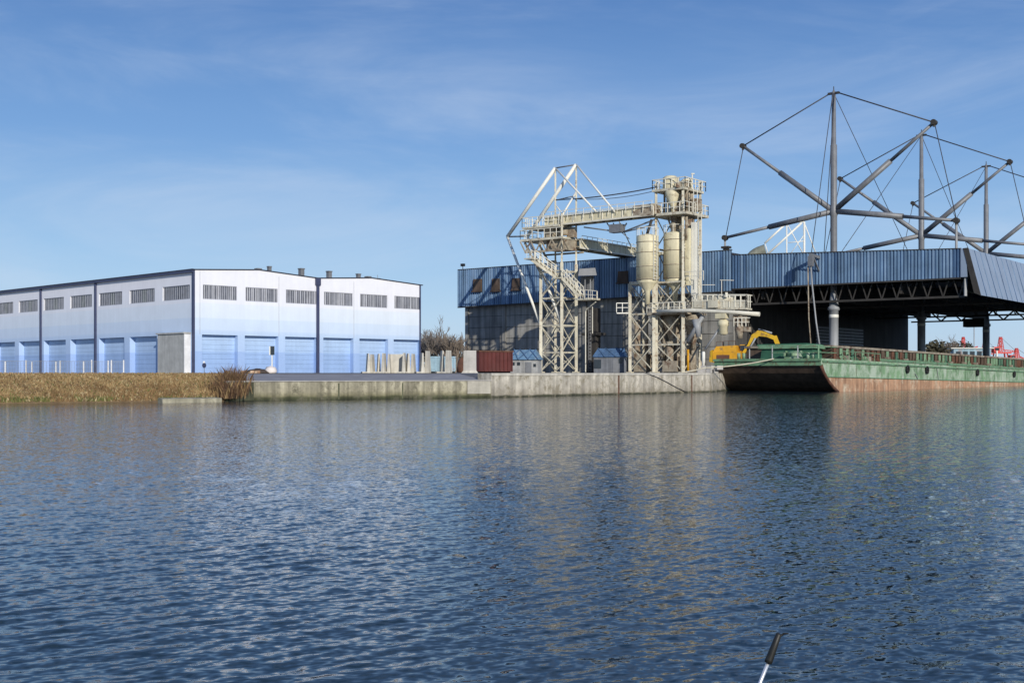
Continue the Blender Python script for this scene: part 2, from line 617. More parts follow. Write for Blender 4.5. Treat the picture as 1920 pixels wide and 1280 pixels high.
# mark strokes and small rings on the ramp are part of the wall thing
t = thing('quay_wall', 'low mossy concrete quay wall below the grey ramp in front of the blue warehouse', 'wall', (QA0 + QA1) / 2)
part('wall_face', M['quayA'], t, lambda m: m.hexa([QA0 + Z * -3, QA1 + Z * -3, QA1 + nA * .5 + Z * -3, QA0 + nA * .5 + Z * -3],
                                                  [QA0 + Z * -.52, QA1 + Z * -.52, QA1 + nA * .5 + Z * -.52, QA0 + nA * .5 + Z * -.52]))
dA = (QA1 - QA0).normalized()
part('coping', M['concrete2'], t, lambda m: m.hexa([QA0 - nA * .06 + Z * -.515, QA1 - nA * .06 + Z * -.515, QA1 + nA * .5 + Z * -.515, QA0 + nA * .5 + Z * -.515],
                                                   [QA0 - nA * .06 + Z * -.46, QA1 - nA * .06 + Z * -.46, QA1 + nA * .5 + Z * -.46, QA0 + nA * .5 + Z * -.46]))
part('repair_patch', M['patch'], t, lambda m: m.box(QA1 - dA * .95 - nA * .02 + Z * -1.36, 1.75, .05, .83, dA, nA))
def _stain(m):
    for s0, wd in ((1.25, .95), (7.2, .10), (11.6, .08)):
        m.box(QA0 + dA * s0 - nA * .012 + Z * -1.62, wd, .03, 1.08 if wd > .5 else 1.0, dA, nA)
part('damp_panel', mat('dark_algae', (.10, .105, .065), .9, var=.4, streak=.4), t, _stain)

t = thing('quay_wall', 'pale concrete quay wall with dark joints beneath the silo towers', 'wall', QB[1])
def _qb(m):
    for p, q in zip(QB, QB[1:]):
        d = (q - p).normalized()
        n = V((-d.y, d.x, 0))
        m.hexa([p + Z * -3, q + Z * -3, q + n * 1.2 + Z * -3, p + n * 1.2 + Z * -3],
               [p + Z * -.01, q + Z * -.01, q + n * 1.2 + Z * -.01, p + n * 1.2 + Z * -.01])
    p, q = QB[2] + V((.0, .2, 0)), EDGE0
    m.hexa([p + V((.45, 0, -3)), q + V((.0, 0, -3)), q + V((-1, .3, -3)), p + V((-1, .3, -3))],
           [p + V((.0, 0, -.012)), q + Z * -.012, q + V((-1, .3, -.012)), p + V((-1, .3, -.012))])
    p, q = EDGE0, EDGE0 + V2 * 200
    m.hexa([p + Z * -3, q + Z * -3, q - U2 * 1 + Z * -3, p - U2 * 1 + Z * -3], [p + Z * -.012, q + Z * -.012, q - U2 * 1 + Z * -.012, p - U2 * 1 + Z * -.012])
part('wall_face', M['quayB'], t, _qb)
def _jt(m):
    for px in (1160, 1297):
        p, q = QB[1], QB[2]
        k = (px - CX) / F
        d = q - p
        s = (k * p.y - p.x) / (d.x - k * d.y)
        c = p + d * s
        dd = d.normalized()
        n = V((-dd.y, dd.x, 0))
        m.box(c - n * .012 + Z * -1.6, .16, .03, 1.57, dd, n)
part('joint', M['rust'], t, _jt)
def _cap(m):
    for p, q in zip(QB, QB[1:]):
        d = (q - p).normalized()
        n = V((-d.y, d.x, 0))
        m.hexa([p - n * .05 + Z * -.16, q - n * .05 + Z * -.16, q + n * .02 + Z * -.16, p + n * .02 + Z * -.16],
               [p - n * .05 + Z * .0, q - n * .05 + Z * .0, q + n * .02 + Z * .0, p + n * .02 + Z * .0])
part('coping', M['concrete'], t, _cap)

# bank
bk = MB()
for i in range(3):
    w0, w1, c0, c1_ = BANKW[i], BANKW[i + 1], BANKC[i], BANKC[i + 1]
    nseg = 30
    for j in range(nseg):
        f0, f1 = j / nseg, (j + 1) / nseg
        a, b_ = w0.lerp(w1, f0), w0.lerp(w1, f1)
        c, d = c0.lerp(c1_, f0), c0.lerp(c1_, f1)
        bk.poly([a + V((0, -1.2, -2.4)), b_ + V((0, -1.2, -2.4)), b_ + Z * (WZ + .05), a + Z * (WZ + .05)])
        a, b_ = a + Z * (WZ + .05), b_ + Z * (WZ + .05)
        m0, m1 = a.lerp(c, .5) + Z * .12, b_.lerp(d, .5) + Z * .12
        bk.poly([a, b_, m1, m0], 0, True)
        bk.poly([m0, m1, d, c], 0, True)
tag(bk.build('bank', M['soil']), kind='structure')


def blades(name, n, place, hh, mats, choose, wd=.035, lean=.35):
    """n thin two-sided blades as one mesh"""
    pts = np.array([place() for _ in range(n)])
    ang = rng.random(n) * math.tau
    h = rng.uniform(hh[0], hh[1], n)
    if hasattr(choose, 'hmul'):
        h *= choose.hmul(pts)
    ln = rng.normal(0, lean, (n, 2)) * h[:, None]
    w2 = rng.uniform(.6, 1.5, n) * wd
    ax = np.stack([np.cos(ang) * w2, np.sin(ang) * w2, np.zeros(n)], -1)
    tip = pts + np.concatenate([ln, h[:, None]], 1)
    mid = (pts + tip) / 2 + np.concatenate([ln * -.12, h[:, None] * .08], 1)
    co = np.stack([pts - ax, pts + ax, mid + ax * .8, tip, mid - ax * .8], 1).reshape(-1, 3)
    f = [(5 * i, 5 * i + 1, 5 * i + 2, 5 * i + 3, 5 * i + 4) for i in range(n)]
    me = bpy.data.meshes.new(name)
    me.from_pydata(co.tolist(), [], f)
    for m in mats:
        me.materials.append(m)
    me.polygons.foreach_set('material_index', np.array(choose(pts), dtype=np.int32))
    me.update()
    o = bpy.data.objects.new(name, me)
    COL.objects.link(o)
    return o


def bank_pt():
    while True:
        f = random.random()
        x = -46 + f * 29
        segs = [(BANKW[1], BANKW[2], BANKC[1], BANKC[2]), (BANKW[2], BANKW[3], BANKC[2], BANKC[3])]
        for w0, w1, c0, c1_ in segs:
            if w0.x <= x <= w1.x:
                k = (x - w0.x) / (w1.x - w0.x)
                a, c = w0.lerp(w1, k), c0.lerp(c1_, k)
                s = random.random() ** .9
                p = a + (c - a) * s
                z = (WZ + .02) * (1 - s) + .12 * 4 * s * (1 - s) * .5
                return (p.x, p.y, z)


def pick(pts):
    n = len(pts)
    u = rng.random(n)
    z = pts[:, 2]
    patch = np.sin(pts[:, 0] * 1.7) + np.sin(pts[:, 0] * .61 + 2) + np.sin(pts[:, 1] * 2.3 + pts[:, 0] * .8)
    out = np.where(u < .50, 0, np.where(u < .82, 1, np.where(u < .88, 2, 3)))
    low = (z < -.8) & (patch > .1)
    out = np.where(low & (u < .55), 1, out)
    vlow = (z < -1.45) & (patch < .2)
    out = np.where(vlow & (u < .75), 2, out)
    return out


pick.hmul = lambda p: .75 + .5 * (np.sin(p[:, 0] * 1.3) * np.sin(p[:, 0] * .47 + p[:, 1]) > .1) * (p[:, 2] < -.5) + .1 - .45 * (p[:, 2] > -.25)
o = blades('dry_grass', 62000, bank_pt, (.06, .22), [M['strawA'], M['strawB'], M['strawC'], M['strawD']], pick)
tag(o, 'dry straw coloured grass covering the bank below the blue warehouse', 'grass', kind='stuff')


def shrub_pt():
    while True:
        a = random.gauss(0, .40)
        b2_ = random.gauss(0, .45)
        k = random.random()
        s = k
        c = V((-16.9, 71.6, 0))
        x, y = c.x + a * 1.05, c.y + b2_ + (1 - s) * 0 + .2
        return (x, y, -1.5 + .9 * max(0, min(1, (y - 71) / 1.6)))


o = blades('dry_shrub', 2000, shrub_pt, (.25, 1.35), [M['strawB'], M['reed'], M['strawA']], lambda p: rng.choice(3, len(p), p=[.3, .62, .08]), wd=.016, lean=.3)
tag(o, 'brown leafless shrub at the end of the grassy bank against the quay wall', 'shrub')

t = MB()
p0, p1 = P(305, 745, 67.1), P(416, 747, 69.3)
p0.z = p1.z = WZ
dd = (p1 - p0).normalized()
nn = V((-dd.y, dd.x, 0))
t.hexa([p0 + Z * -1, p1 + Z * -1, p1 + nn * .7 + Z * -1, p0 + nn * .7 + Z * -1], [p0 + Z * .22, p1 + Z * .22, p1 + nn * .7 + Z * .26, p0 + nn * .7 + Z * .26])
tag(t.build('footing_wall', M['quayA'], loc=(p0 + p1) / 2), 'short low concrete footing at the waterline beneath the grassy bank', 'wall')

# ------------------------------------------------------------------ blue warehouse
WC = V((-31.7, 120, 0))
R_, NR = V((.7, .714, 0)), V((.714, -.7, 0))
L_, NL = V((-.714, .7, 0)), V((-.7, -.714, 0))
EAVE = 10.28


def wall_holes(m, O, ex, en, s0, s1, H, holes, mi=0):
    S = sorted({s0, s1} | {h[0] for h in holes} | {h[1] for h in holes})
    T = sorted({0.0, H} | {h[2] for h in holes} | {h[3] for h in holes})
    pt = lambda s, n, z: O + ex * s + en * n + Z * z
    for a, b in zip(S, S[1:]):
        for c, d in zip(T, T[1:]):
            ms, mz = (a + b) / 2, (c + d) / 2
            if any(h[0] < ms < h[1] and h[2] < mz < h[3] for h in holes):
                continue
            m.poly([pt(a, 0, c), pt(b, 0, c), pt(b, 0, d), pt(a, 0, d)], mi)
    for a, b, c, d, dp in holes:
        m.poly([pt(a, 0, c), pt(a, 0, d), pt(a, -dp, d), pt(a, -dp, c)], mi)
        m.poly([pt(b, 0, d), pt(b, 0, c), pt(b, -dp, c), pt(b, -dp, d)], mi)
        m.poly([pt(a, 0, d), pt(b, 0, d), pt(b, -dp, d), pt(a, -dp, d)], mi)
        if c > 0:
            m.poly([pt(b, 0, c), pt(a, 0, c), pt(a, -dp, c), pt(b, -dp, c)], mi)


ware = thing('warehouse', 'long warehouse painted white fading down to blue with recessed doors and a window row', 'warehouse', WC)
RB = [(.9 + 5 * k, 4.85 + 5 * k) for k in range(6)]
LB = [(1.0 + 7 * k, 6.35 + 7 * k) for k in range(10)]
hr = [(a, b, 7.42, 8.88, .16) for a, b in RB] + [(a - .1, b + .1, 0.0, 3.86, .62) for a, b in RB]
hl = [(a, b, 7.42, 8.88, .16) for a, b in LB] + [(a - .5, b - .05, 0.0, 3.86, .66) for a, b in LB[1:]]
LLEN, RLEN = 70.5, 29.9


def _wr(m):
    wall_holes(m, WC, R_, NR, 0, RLEN, EAVE, hr)
    for s0 in (0, 15.0):
        m.poly([WC + R_ * s0 + Z * EAVE, WC + R_ * (s0 + 14.9) + Z * EAVE, WC + R_ * (s0 + 7.5) + Z * (EAVE + .45)])
part('gable_wall', M['ware'], ware, _wr)
part('long_wall', M['ware'], ware, lambda m: wall_holes(m, WC, L_, NL, 0, LLEN, EAVE, hl))


def _wb(m):
    e0, e1 = WC + R_ * RLEN, WC + L_ * LLEN
    e2 = e0 + L_ * LLEN
    m.poly([e0, e2, e2 + Z * EAVE, e0 + Z * EAVE])
    m.poly([e2, e1, e1 + Z * EAVE, e2 + Z * EAVE])
part('rear_wall', M['ware'], ware, _wb)


def _roof(m):
    q = lambda s, l, z: WC + R_ * s + L_ * l + Z * z
    for s0, s1 in ((-.35, 15), (15, 30.2)):
        mid = (max(s0, 0) + min(s1, 30)) / 2
        for a, za, b, zb in ((s0, EAVE, mid, EAVE + .45), (mid, EAVE + .45, s1, EAVE)):
            m.hexa([q(a, -.12, za + .004), q(b, -.12, zb + .004), q(b, LLEN + .2, zb + .004), q(a, LLEN + .2, za + .004)],
                   [q(a, -.12, za + .09), q(b, -.12, zb + .09), q(b, LLEN + .2, zb + .09), q(a, LLEN + .2, za + .09)])
part('roof', M['roofdark'], ware, _roof)
part('gutter', M['pipe_blue'], ware, lambda m: m.beam(WC + NL * .18 + Z * (EAVE - .04) + R_ * -.02, WC + NL * .18 + L_ * LLEN + Z * (EAVE - .04), .26, .34))


def window(O, ex, en, a, b, dense, greenish):
    pt = lambda s, n, z: O + ex * s + en * n + Z * z
    fr = part('window', M['mullion'], ware, lambda m: None if False else [
        m.beam(pt(a, -.1, 7.45), pt(b, -.1, 7.45), .07), m.beam(pt(a, -.1, 8.85), pt(b, -.1, 8.85), .07)] + [
        m.beam(pt(s, -.1, 7.48), pt(s, -.1, 8.82), wd) for s, wd in bars])
    g_ = MB()
    g_.poly([pt(a, -.14, 7.42), pt(b, -.14, 7.42), pt(b, -.14, 8.88), pt(a, -.14, 8.88)], 0)
    if greenish:
        c0 = a + (b - a) * .36
        g_.poly([pt(c0, -.135, 7.5), pt(c0 + (b - a) * .17, -.135, 7.5), pt(c0 + (b - a) * .17, -.135, 8.8), pt(c0, -.135, 8.8)], 1)
    g_.build('pane', [M['glass'], M['glass_green']], fr)


def door(O, ex, en, a, b, dp):
    pt = lambda s, n, z: O + ex * s + en * n + Z * z
    def f(m):
        z = 0.0
        while z < 3.86:
            z2 = min(z + .48, 3.86)
            m.hexa([pt(a, -dp - .05, z), pt(b, -dp - .05, z), pt(b, -dp + .02, z), pt(a, -dp + .02, z)],
                   [pt(a, -dp - .05, z2 - .016), pt(b, -dp - .05, z2 - .016), pt(b, -dp + .02, z2 - .016), pt(a, -dp + .02, z2 - .016)])
            z = z2
        m.poly([pt(a, -dp - .06, 0), pt(b, -dp - .06, 0), pt(b, -dp - .06, 3.86), pt(a, -dp - .06, 3.86)])
    part('loading_door', M['shutter'], ware, f)


for a, b in RB:
    bars = []
    s = a + .04
    while s < b:
        bars.append((s, random.choice((.04, .05, .09, .12))))
        s += random.uniform(.17, .30)
    window(WC, R_, NR, a, b, True, False)
    door(WC, R_, NR, a - .1, b + .1, .62)
for k, (a, b) in enumerate(LB):
    bars = []
    s = a + .04
    while s < b:
        bars.append((s, .035))
        s += .42
    window(WC, L_, NL, a, b, False, k > 0)
    if k:
        door(WC, L_, NL, a - .5, b - .05, .66)


def downpipe(O, ex, en, s, wd, top, hopper=False):
    def f(m):
        c = O + ex * s + en * .09
        m.box(c, wd, .18, top, ex, en)
        if hopper:
            m.box(c + Z * (top - .75), .62, .3, .75, ex, en)
    part('downpipe', M['pipe_blue'], ware, f)


downpipe(WC, L_, NL, .16, .3, EAVE)
for s in (20.98, 34.98, 55.98):
    downpipe(WC, L_, NL, s, .3, EAVE)
downpipe(WC, R_, NR, 15.0, .32, EAVE, True)
downpipe(WC, R_, NR, 29.75, .1, EAVE)
for s in (.55, 10.0, 20.0):
    part('panel_joint', M['mullion'], ware, lambda m, s=s: m.box(WC + R_ * s + NR * .012 + Z * 3.9, .04, .03, 6.3, R_, NR))
for px, top, l, wd in ((505, 499, 6, .36), (565, 503, 7, .5), (617, 508, 8, .48), (672, 513, 9, .42), (484, 503, 3, .5), (690, 518, 4, .5)):
    def f(m, px=px, top=top, l=l, wd=wd):
        k = (px - CX) / F
        o0 = WC + L_ * l
        s = (k * o0.y - o0.x) / (R_.x - k * R_.y)
        c = o0 + R_ * s
        zt = EZ + (HY - top) * c.y / F
        m.box(c + Z * (EAVE), wd, wd, max(.5, zt - EAVE - .12), R_, L_)
        m.box(c + Z * max(EAVE + .5, zt - .12), wd * 1.2, wd * 1.2, .12, R_, L_)
    part('roof_vent', M['steel'], ware, f)
def _ant(m):
    c = WC + R_ * 28.3 + L_ * 6
    m.beam(c + Z * EAVE, c + Z * (EAVE + 1.5), .05)
    for z in (.5, .8, 1.1):
        m.beam(c + R_ * -.5 + Z * (EAVE + z), c + R_ * .5 + Z * (EAVE + z), .03)
part('antenna', M['steel'], ware, _ant)

t = thing('shed', 'flat roofed grey shed built against the corner of the blue warehouse', 'shed', WC + L_ * 3.5 + NL * .4)
part('wall', M['greyboard'], t, lambda m: m.box(WC + L_ * 3.5 + NL * .36, 5.2, .70, 3.95, L_, NL))
part('roof', M['greyboard'], t, lambda m: m.box(WC + L_ * 3.5 + NL * .4 + Z * 3.95, 5.5, .9, .14, L_, NL))
part('painted_lit_side', M['paleboard'], t, lambda m: m.box(WC + L_ * .83 + NL * .37, .1, .72, 3.9, L_, NL))  # pale strip over the shed's right side paints in its sunlit brightness

# yard fence in front of the long wall
fz = 1.0
fence = thing('wire_fence', 'low wire mesh fence on thin pale posts before the long warehouse wall', 'fence', P(110, 698, 98))
fpts = []
for px in (-60, -20, 10, 49, 60, 105, 113, 157, 172, 203, 209, 232):
    d = 96 + (px / 232) * 4
    c = P(px, 698, d)
    c.z = 0
    fpts.append(c)
    part('post', M['paleboard'], fence, lambda m, c=c, h=random.uniform(.85, 1.1): m.beam(c, c + Z * h, .09))
def _mesh(m):
    p, q = fpts[0], fpts[-1]
    for i in range(6):
        z = .1 + i * .17
        m.beam(p + Z * z, q + Z * z, .018 if i < 5 else .035)
    for i in range(56):
        c = p.lerp(q, i / 55)
        m.beam(c + Z * .05, c + Z * .95, .012)
part('wire_mesh', M['steel'], fence, _mesh)

# signs and clutter on the yard
c = P(383, 698, 97)
c.z = 0
t = thing('road_sign', 'small round sign on a short post before the warehouse corner', 'sign', c)
part('post', M['steel'], t, lambda m: m.tube(c, c + Z * .62, .025))
part('sign_disc', M['pipe_blue'], t, lambda m: m.tube(c + V((.02, -.04, .62)), c + V((-.0, -.08, .62)), .2, n=20))
part('pale_bracket', M['paleboard'], t, lambda m: m.box(c + V((-.02, 0, .8)), .16, .06, .16))

c = P(511, 698, 117)
c.z = 0
t = thing('sign_board', 'dark rectangular board on a white post between two warehouse doors', 'sign', c)
part('post', M['white'], t, lambda m: m.beam(c + V((-.05, .04, 0)), c + V((-.05, .04, 1.9)), .1))
part('board', M['cabglass'], t, lambda m: m.box(c + V((0, -.03, 1.75)), .40, .05, .85))
part('board_edge', M['white'], t, lambda m: m.box(c + V((-.26, -.03, 1.75)), .10, .06, .85))

c = P(508, 699, 82)
c.z = 0
m = MB()
m.lathe(c, [(.30, -.02), (.40, .08), (.38, .26), (.28, .40), (.12, .46), (.05, .47)], 12)
for i, v in enumerate(m.v):
    v += V((random.uniform(-.05, .05), random.uniform(-.05, .05), random.uniform(-.03, .03)))
tag(m.build('bulk_sack', M['sack'], loc=c), 'bulging white sack on the quay beside a dark tarpaulin heap', 'sack')
c = P(483, 700, 82)
c.z = 0
m = MB()
m.lathe(c, [(.85, -.02), (.78, .1), (.5, .24), (.2, .3), (.05, .31)], 11)
for v in m.v:
    v.x = c.x + (v.x - c.x) * 1.15
    v += V((random.uniform(-.08, .08), random.uniform(-.08, .08), random.uniform(-.04, .03)))
tag(m.build('tarpaulin_heap', M['tarp'], loc=c), 'low dark tarpaulin heap on the quay left of the white sack', 'tarpaulin')
c = P(468, 700, 81)
c.z = 0
m = MB()
for i in range(14):
    q = c + V((random.uniform(-.6, .6), random.uniform(-.5, .5), -.02))
    s = random.uniform(.1, .25)
    m.box(q, s, s, s * .8, V((math.cos(i), math.sin(i), 0)), V((-math.sin(i), math.cos(i), 0)))
tag(m.build('rubble_pile', M['rustband'], loc=c), 'small heap of reddish rubble beside the brown shrub', 'rubble')

# L-shaped wall elements stored upright
def l_element(name, label, px, d, h, w_, ang, thick=.16, material='concrete', foot=.55):
    c = P(px, 698, d)
    c.z = 0
    e = V((math.cos(ang), math.sin(ang), 0))
    n = V((-e.y, e.x, 0))
    t = thing(name, label, 'wall element', c, 'upright concrete wall elements on the quay')
    pt = lambda a, q, z: c + e * a + n * q + Z * z
    def stem(m):
        m.hexa([pt(-w_ / 2, -thick * .9, .12), pt(w_ / 2, -thick * .9, .12), pt(w_ / 2, thick * .9, .12), pt(-w_ / 2, thick * .9, .12)],
               [pt(-w_ / 2, -thick * .3, h), pt(w_ / 2, -thick * .3, h), pt(w_ / 2, thick * .3, h), pt(-w_ / 2, thick * .3, h)])
    part('stem', M[material], t, stem)
    part('footing', M[material], t, lambda m: m.hexa([pt(-w_ / 2, -thick * .9, 0), pt(w_ / 2, -thick * .9, 0), pt(w_ / 2, foot, 0), pt(-w_ / 2, foot, 0)],
                                                     [pt(-w_ / 2, -thick * .9, .12), pt(w_ / 2, -thick * .9, .12), pt(w_ / 2, foot, .12), pt(-w_ / 2, foot, .12)]))


elems = [(690, 1.66, 1.0, 1.82, 'first thin concrete wall element at the far left of the row'),
         (698, 1.60, 1.0, 1.45, 'second thin concrete wall element, close behind the leftmost one'),
         (710, 1.64, 1.0, 1.78, 'flared concrete wall element third from the left, before the two close ones'),
         (720, 1.68, .9, 1.42, 'narrow concrete wall element left of the broad flat slab'),
         (730, 1.62, .9, 1.5, 'narrow concrete wall element touching the left edge of the broad flat slab'),
         (745, 1.62, 1.25, 0.15, 'broad flat concrete slab facing the water in the middle of the row'),
         (758, 1.70, .9, 1.5, 'narrow concrete wall element touching the right edge of the broad slab'),
         (765, 1.66, 1.0, 1.8, 'flared concrete wall element second right of the broad slab'),
         (775, 1.64, .85, 1.4, 'concrete wall element at the right end of the low group, before a gap'),
         (791, 1.70, .9, 1.84, 'shorter concrete wall element of the pair at the warehouse end corner'),
         (802, 1.88, .9, 1.3, 'taller concrete wall element of the pair at the warehouse end corner'),
         (829, 1.90, 1.0, 1.8, 'tall concrete wall element right of the blue skip gap, left of a twin'),
         (841, 1.92, 1.0, 1.25, 'tall concrete wall element nearest the square concrete block')]
for i, (px, h, w_, ang, lab) in enumerate(elems):
    l_element('wall_element', lab, px, 102 + (i % 3) * .4, h, w_, ang, material='concrete' if i % 3 else 'concrete')

c = P(881, 698, 104)
c.z = 0
t = thing('concrete_block', 'square grey concrete slab on a wide foot left of the red container', 'concrete block', c)
part('slab', M['concrete2'], t, lambda m: m.hexa([c + V((-.56, -.3, .2)), c + V((.56, -.3, .2)), c + V((.56, .3, .2)), c + V((-.56, .3, .2))],
                                                 [c + V((-.53, -.2, 1.95)), c + V((.55, -.2, 1.95)), c + V((.55, .2, 1.95)), c + V((-.53, .2, 1.95))]))
part('footing', M['concrete'], t, lambda m: m.hexa([c + V((-.72, -.5, 0)), c + V((.72, -.5, 0)), c + V((.72, .5, 0)), c + V((-.72, .5, 0))],
                                                   [c + V((-.57, -.31, .2)), c + V((.57, -.31, .2)), c + V((.57, .31, .2)), c + V((-.57, .31, .2))]))


# open-top containers
def skip(name, label, px, d, w_, dp, h, ang, material, ribs=9):
    c = P(px, 698, d)
    c.z = 0
    e = V((math.cos(ang), math.sin(ang), 0))
    n = V((-e.y, e.x, 0))
    t = thing(name, label, 'container', c)
    def body(m):
        th = .08
        q = lambda a, b, z: c + e * a + n * b + Z * z
        for a0, a1, b0, b1 in ((-w_ / 2, w_ / 2, -dp / 2, -dp / 2 + th), (-w_ / 2, w_ / 2, dp / 2 - th, dp / 2),
                               (-w_ / 2, -w_ / 2 + th, -dp / 2 + th, dp / 2 - th), (w_ / 2 - th, w_ / 2, -dp / 2 + th, dp / 2 - th)):
            m.hexa([q(a0, b0, .22), q(a1, b0, .22), q(a1, b1, .22), q(a0, b1, .22)], [q(a0, b0, h), q(a1, b0, h), q(a1, b1, h), q(a0, b1, h)])
        m.hexa([q(-w_ / 2, -dp / 2, .14), q(w_ / 2, -dp / 2, .14), q(w_ / 2, dp / 2, .14), q(-w_ / 2, dp / 2, .14)],
               [q(-w_ / 2, -dp / 2, .219), q(w_ / 2, -dp / 2, .219), q(w_ / 2, dp / 2, .219), q(-w_ / 2, dp / 2, .219)])
    part('body', M[material], t, body)
    def rib(m):
        for i in range(ribs):
            a = -w_ / 2 + .12 + (w_ - .24) * i / (ribs - 1)
            for b in (-dp / 2 - .04, dp / 2 + .04):
                m.box(c + e * a + n * b + Z * .22, .12, .08, h - .30, e, n)
        for i in range(4):
            b = -dp / 2 + .2 + (dp - .4) * i / 3
            m.box(c + e * (w_ / 2 + .04) + n * b + Z * .22, .08, .12, h - .3, e, n)
    part('rib', M[material], t, rib)
    part('top_rail', M['rust'] if material == 'redbox' else M[material], t, lambda m: [m.beam(c + e * (i * w_ / 2) + n * (-dp / 2 - .02) + Z * h, c + e * (i * w_ / 2) + n * (dp / 2 + .02) + Z * h, .13) for i in (-1, 1)] +
         [m.beam(c + e * (-w_ / 2 - .06) + n * (i * dp / 2) + Z * (h + .001), c + e * (w_ / 2 + .06) + n * (i * dp / 2) + Z * (h + .001), .13) for i in (-1, 1)])
    part('skid', M['black'], t, lambda m: [m.beam(c + e * -w_ / 2 + n * (i * dp * .3) + Z * .07, c + e * w_ / 2 + n * (i * dp * .3) + Z * .07, .14) for i in (-1, 1)])
    return t


skip('open_container', 'rust red ribbed open container beside the grey concrete block', 917, 112, 3.9, 2.2, 2.0, math.radians(38), 'redbox')
skip('open_container', 'pale blue open container half hidden behind the upright concrete elements', 828, 118, 2.5, 1.6, 1.55, math.radians(10), 'bluebox', 6)
c = P(866, 698, 112)
c.z = 0
m = MB()
m.lathe(c, [(.45, 0), (.42, .5), (.36, .9), (.2, 1.25), (.05, 1.4)], 9)
for v in m.v:
    v += V((random.uniform(-.12, .12), random.uniform(-.1, .1), random.uniform(-.05, .1)))
tag(m.build('scrap_heap', M['rust'], loc=c), 'narrow heap of brown scrap between concrete elements and the grey block', 'scrap')


# huts
def hut(label, px, d, w_, dp, hw, hr_, roofm, wins, wallm='cabinwall', ang=-.2):
    c = P(px, 698, d)
    c.z = 0
    e = V((math.cos(ang), math.sin(ang), 0))
    n = V((-e.y, e.x, 0))
    q = lambda a, b, z: c + e * a + n * b + Z * z
    t = thing('site_hut', label, 'hut', c)
    part('wall', M[wallm], t, lambda m: m.box(c, w_, dp, hw, e, n))
    def roof(m):
        a, b = w_ / 2 + .15, dp / 2 + .2
        m.hexa([q(-a, -b, hw), q(a, -b, hw), q(a, b, hw), q(-a, b, hw)], [q(-a + .5, -.15, hw + hr_), q(a - .5, -.15, hw + hr_), q(a - .5, .15, hw + hr_), q(-a + .5, .15, hw + hr_)])
    rf = part('roof', M[roofm], t, roof)
    def bat(m):
        a, b = w_ / 2 + .15, dp / 2 + .2
        k = 3
        for i in range(k):
            x0, x1 = -a + .1 + (2 * a - .2) * i / k, -a + .1 + (2 * a - .2) * (i + 1) / k
            m.beam(q(x0, -b - .02, hw + .04), q(max(-a + .5, min(a - .5, x1)), -.17, hw + hr_ + .02), .09)
            m.beam(q(x1, -b - .02, hw + .045), q(max(-a + .5, min(a - .5, x0)), -.17, hw + hr_ + .025), .09)
    part('batten', M['blueC'], rf, bat)
    for x, z, ww, hh in wins:
        part('window', M['cabglass'], t, lambda m, x=x, z=z, ww=ww, hh=hh: m.box(q(x, -dp / 2 - .02, z), ww, .06, hh, e, n))
    part('door', M['steel'], t, lambda m: m.box(q(w_ * .18, -dp / 2 - .025, .02), .62, .05, hw - .25, e, n))


hut('small hut with blue lattice roof and pale walls right of the red container', 985, 119, 2.9, 2.2, 1.30, 1.0, 'roofblue', [(-1.0, .75, .3, .3), (-.45, .75, .3, .3), (1.15, .6, .25, .3)])
hut('low hut with painted-in shade and dark blue roof between the two steel towers', 1146, 137, 3.7, 2.4, 1.8, 1.0, 'blueC', [(1.2, 1.1, .4, .5), (-1.4, .5, .8, 1.0)], 'hutshade')

# ------------------------------------------------------------------ loading hall
H = lambda s, t_, z: V((-7.1 + .7986 * s + .6018 * t_, 163.3 - .6018 * s + .7986 * t_, z))
hall = thing('loading_hall', 'big port loading hall with blue corrugated band and open canopy over the basin', 'hall', H(30, 20, 0))
ext_t = 61.5


def corrug(m, s0, s1, zb0, zb1, zt0, zt1, tt=0.0, pitch=.36, dep=.11):
    n = int((s1 - s0) / pitch)
    k = 0
    while k < n:
        run = random.choice((1, 1, 1, 2))
        mi = random.choices((0, 1, 2), (.66, .2, .14))[0]
        for j in range(k, min(n, k + run)):
            a = s0 + (s1 - s0) * j / n
            b = s0 + (s1 - s0) * (j + 1) / n
            w_ = b - a
            xs = [(a, 0), (a + w_ * .42, 0), (a + w_ * .54, -dep), (a + w_ * .88, -dep), (b, 0)]
            for (x0, d0), (x1, d1) in zip(xs, xs[1:]):
                f0, f1 = (x0 - s0) / (s1 - s0), (x1 - s0) / (s1 - s0)
                m.poly([H(x0, tt - d0 - .0, zb0 + (zb1 - zb0) * f0), H(x1, tt - d1, zb0 + (zb1 - zb0) * f1),
                        H(x1, tt - d1, zt0 + (zt1 - zt0) * f1), H(x0, tt - d0, zt0 + (zt1 - zt0) * f0)], mi)
        k += run


part('fascia', [M['blueA'], M['blueB'], M['blueC']], hall, lambda m: corrug(m, -.4, 40.7, 8.98, 9.5, 14.0, 14.2))
part('canopy_fascia', [M['blueA'], M['blueB'], M['blueC']], hall, lambda m: corrug(m, 40.75, 66.6, 9.74, 9.82, 13.62, 12.75))
part('fascia_trim', M['darksteel'], hall, lambda m: [m.beam(H(-.4, .1, 14.02), H(40.7, .1, 14.22), .22, .1), m.beam(H(40.8, .1, 13.64), H(66.6, .1, 12.77), .22, .1),
                                                      m.beam(H(-.4, .12, 8.9), H(40.7, .12, 9.42), .3, .14), m.beam(H(40.8, .14, 9.66), H(66.6, .14, 9.74), .3, .16)])
part('corner_panel', M['bluegrey'], hall, lambda m: m.hexa([H(66.6, -.08, 9.82), H(67.25, -.08, 9.82), H(67.25, .3, 9.82), H(66.6, .3, 9.82)],
                                                           [H(66.6, -.08, 12.75), H(67.2, -.08, 12.73), H(67.2, .3, 12.73), H(66.6, .3, 12.75)]))
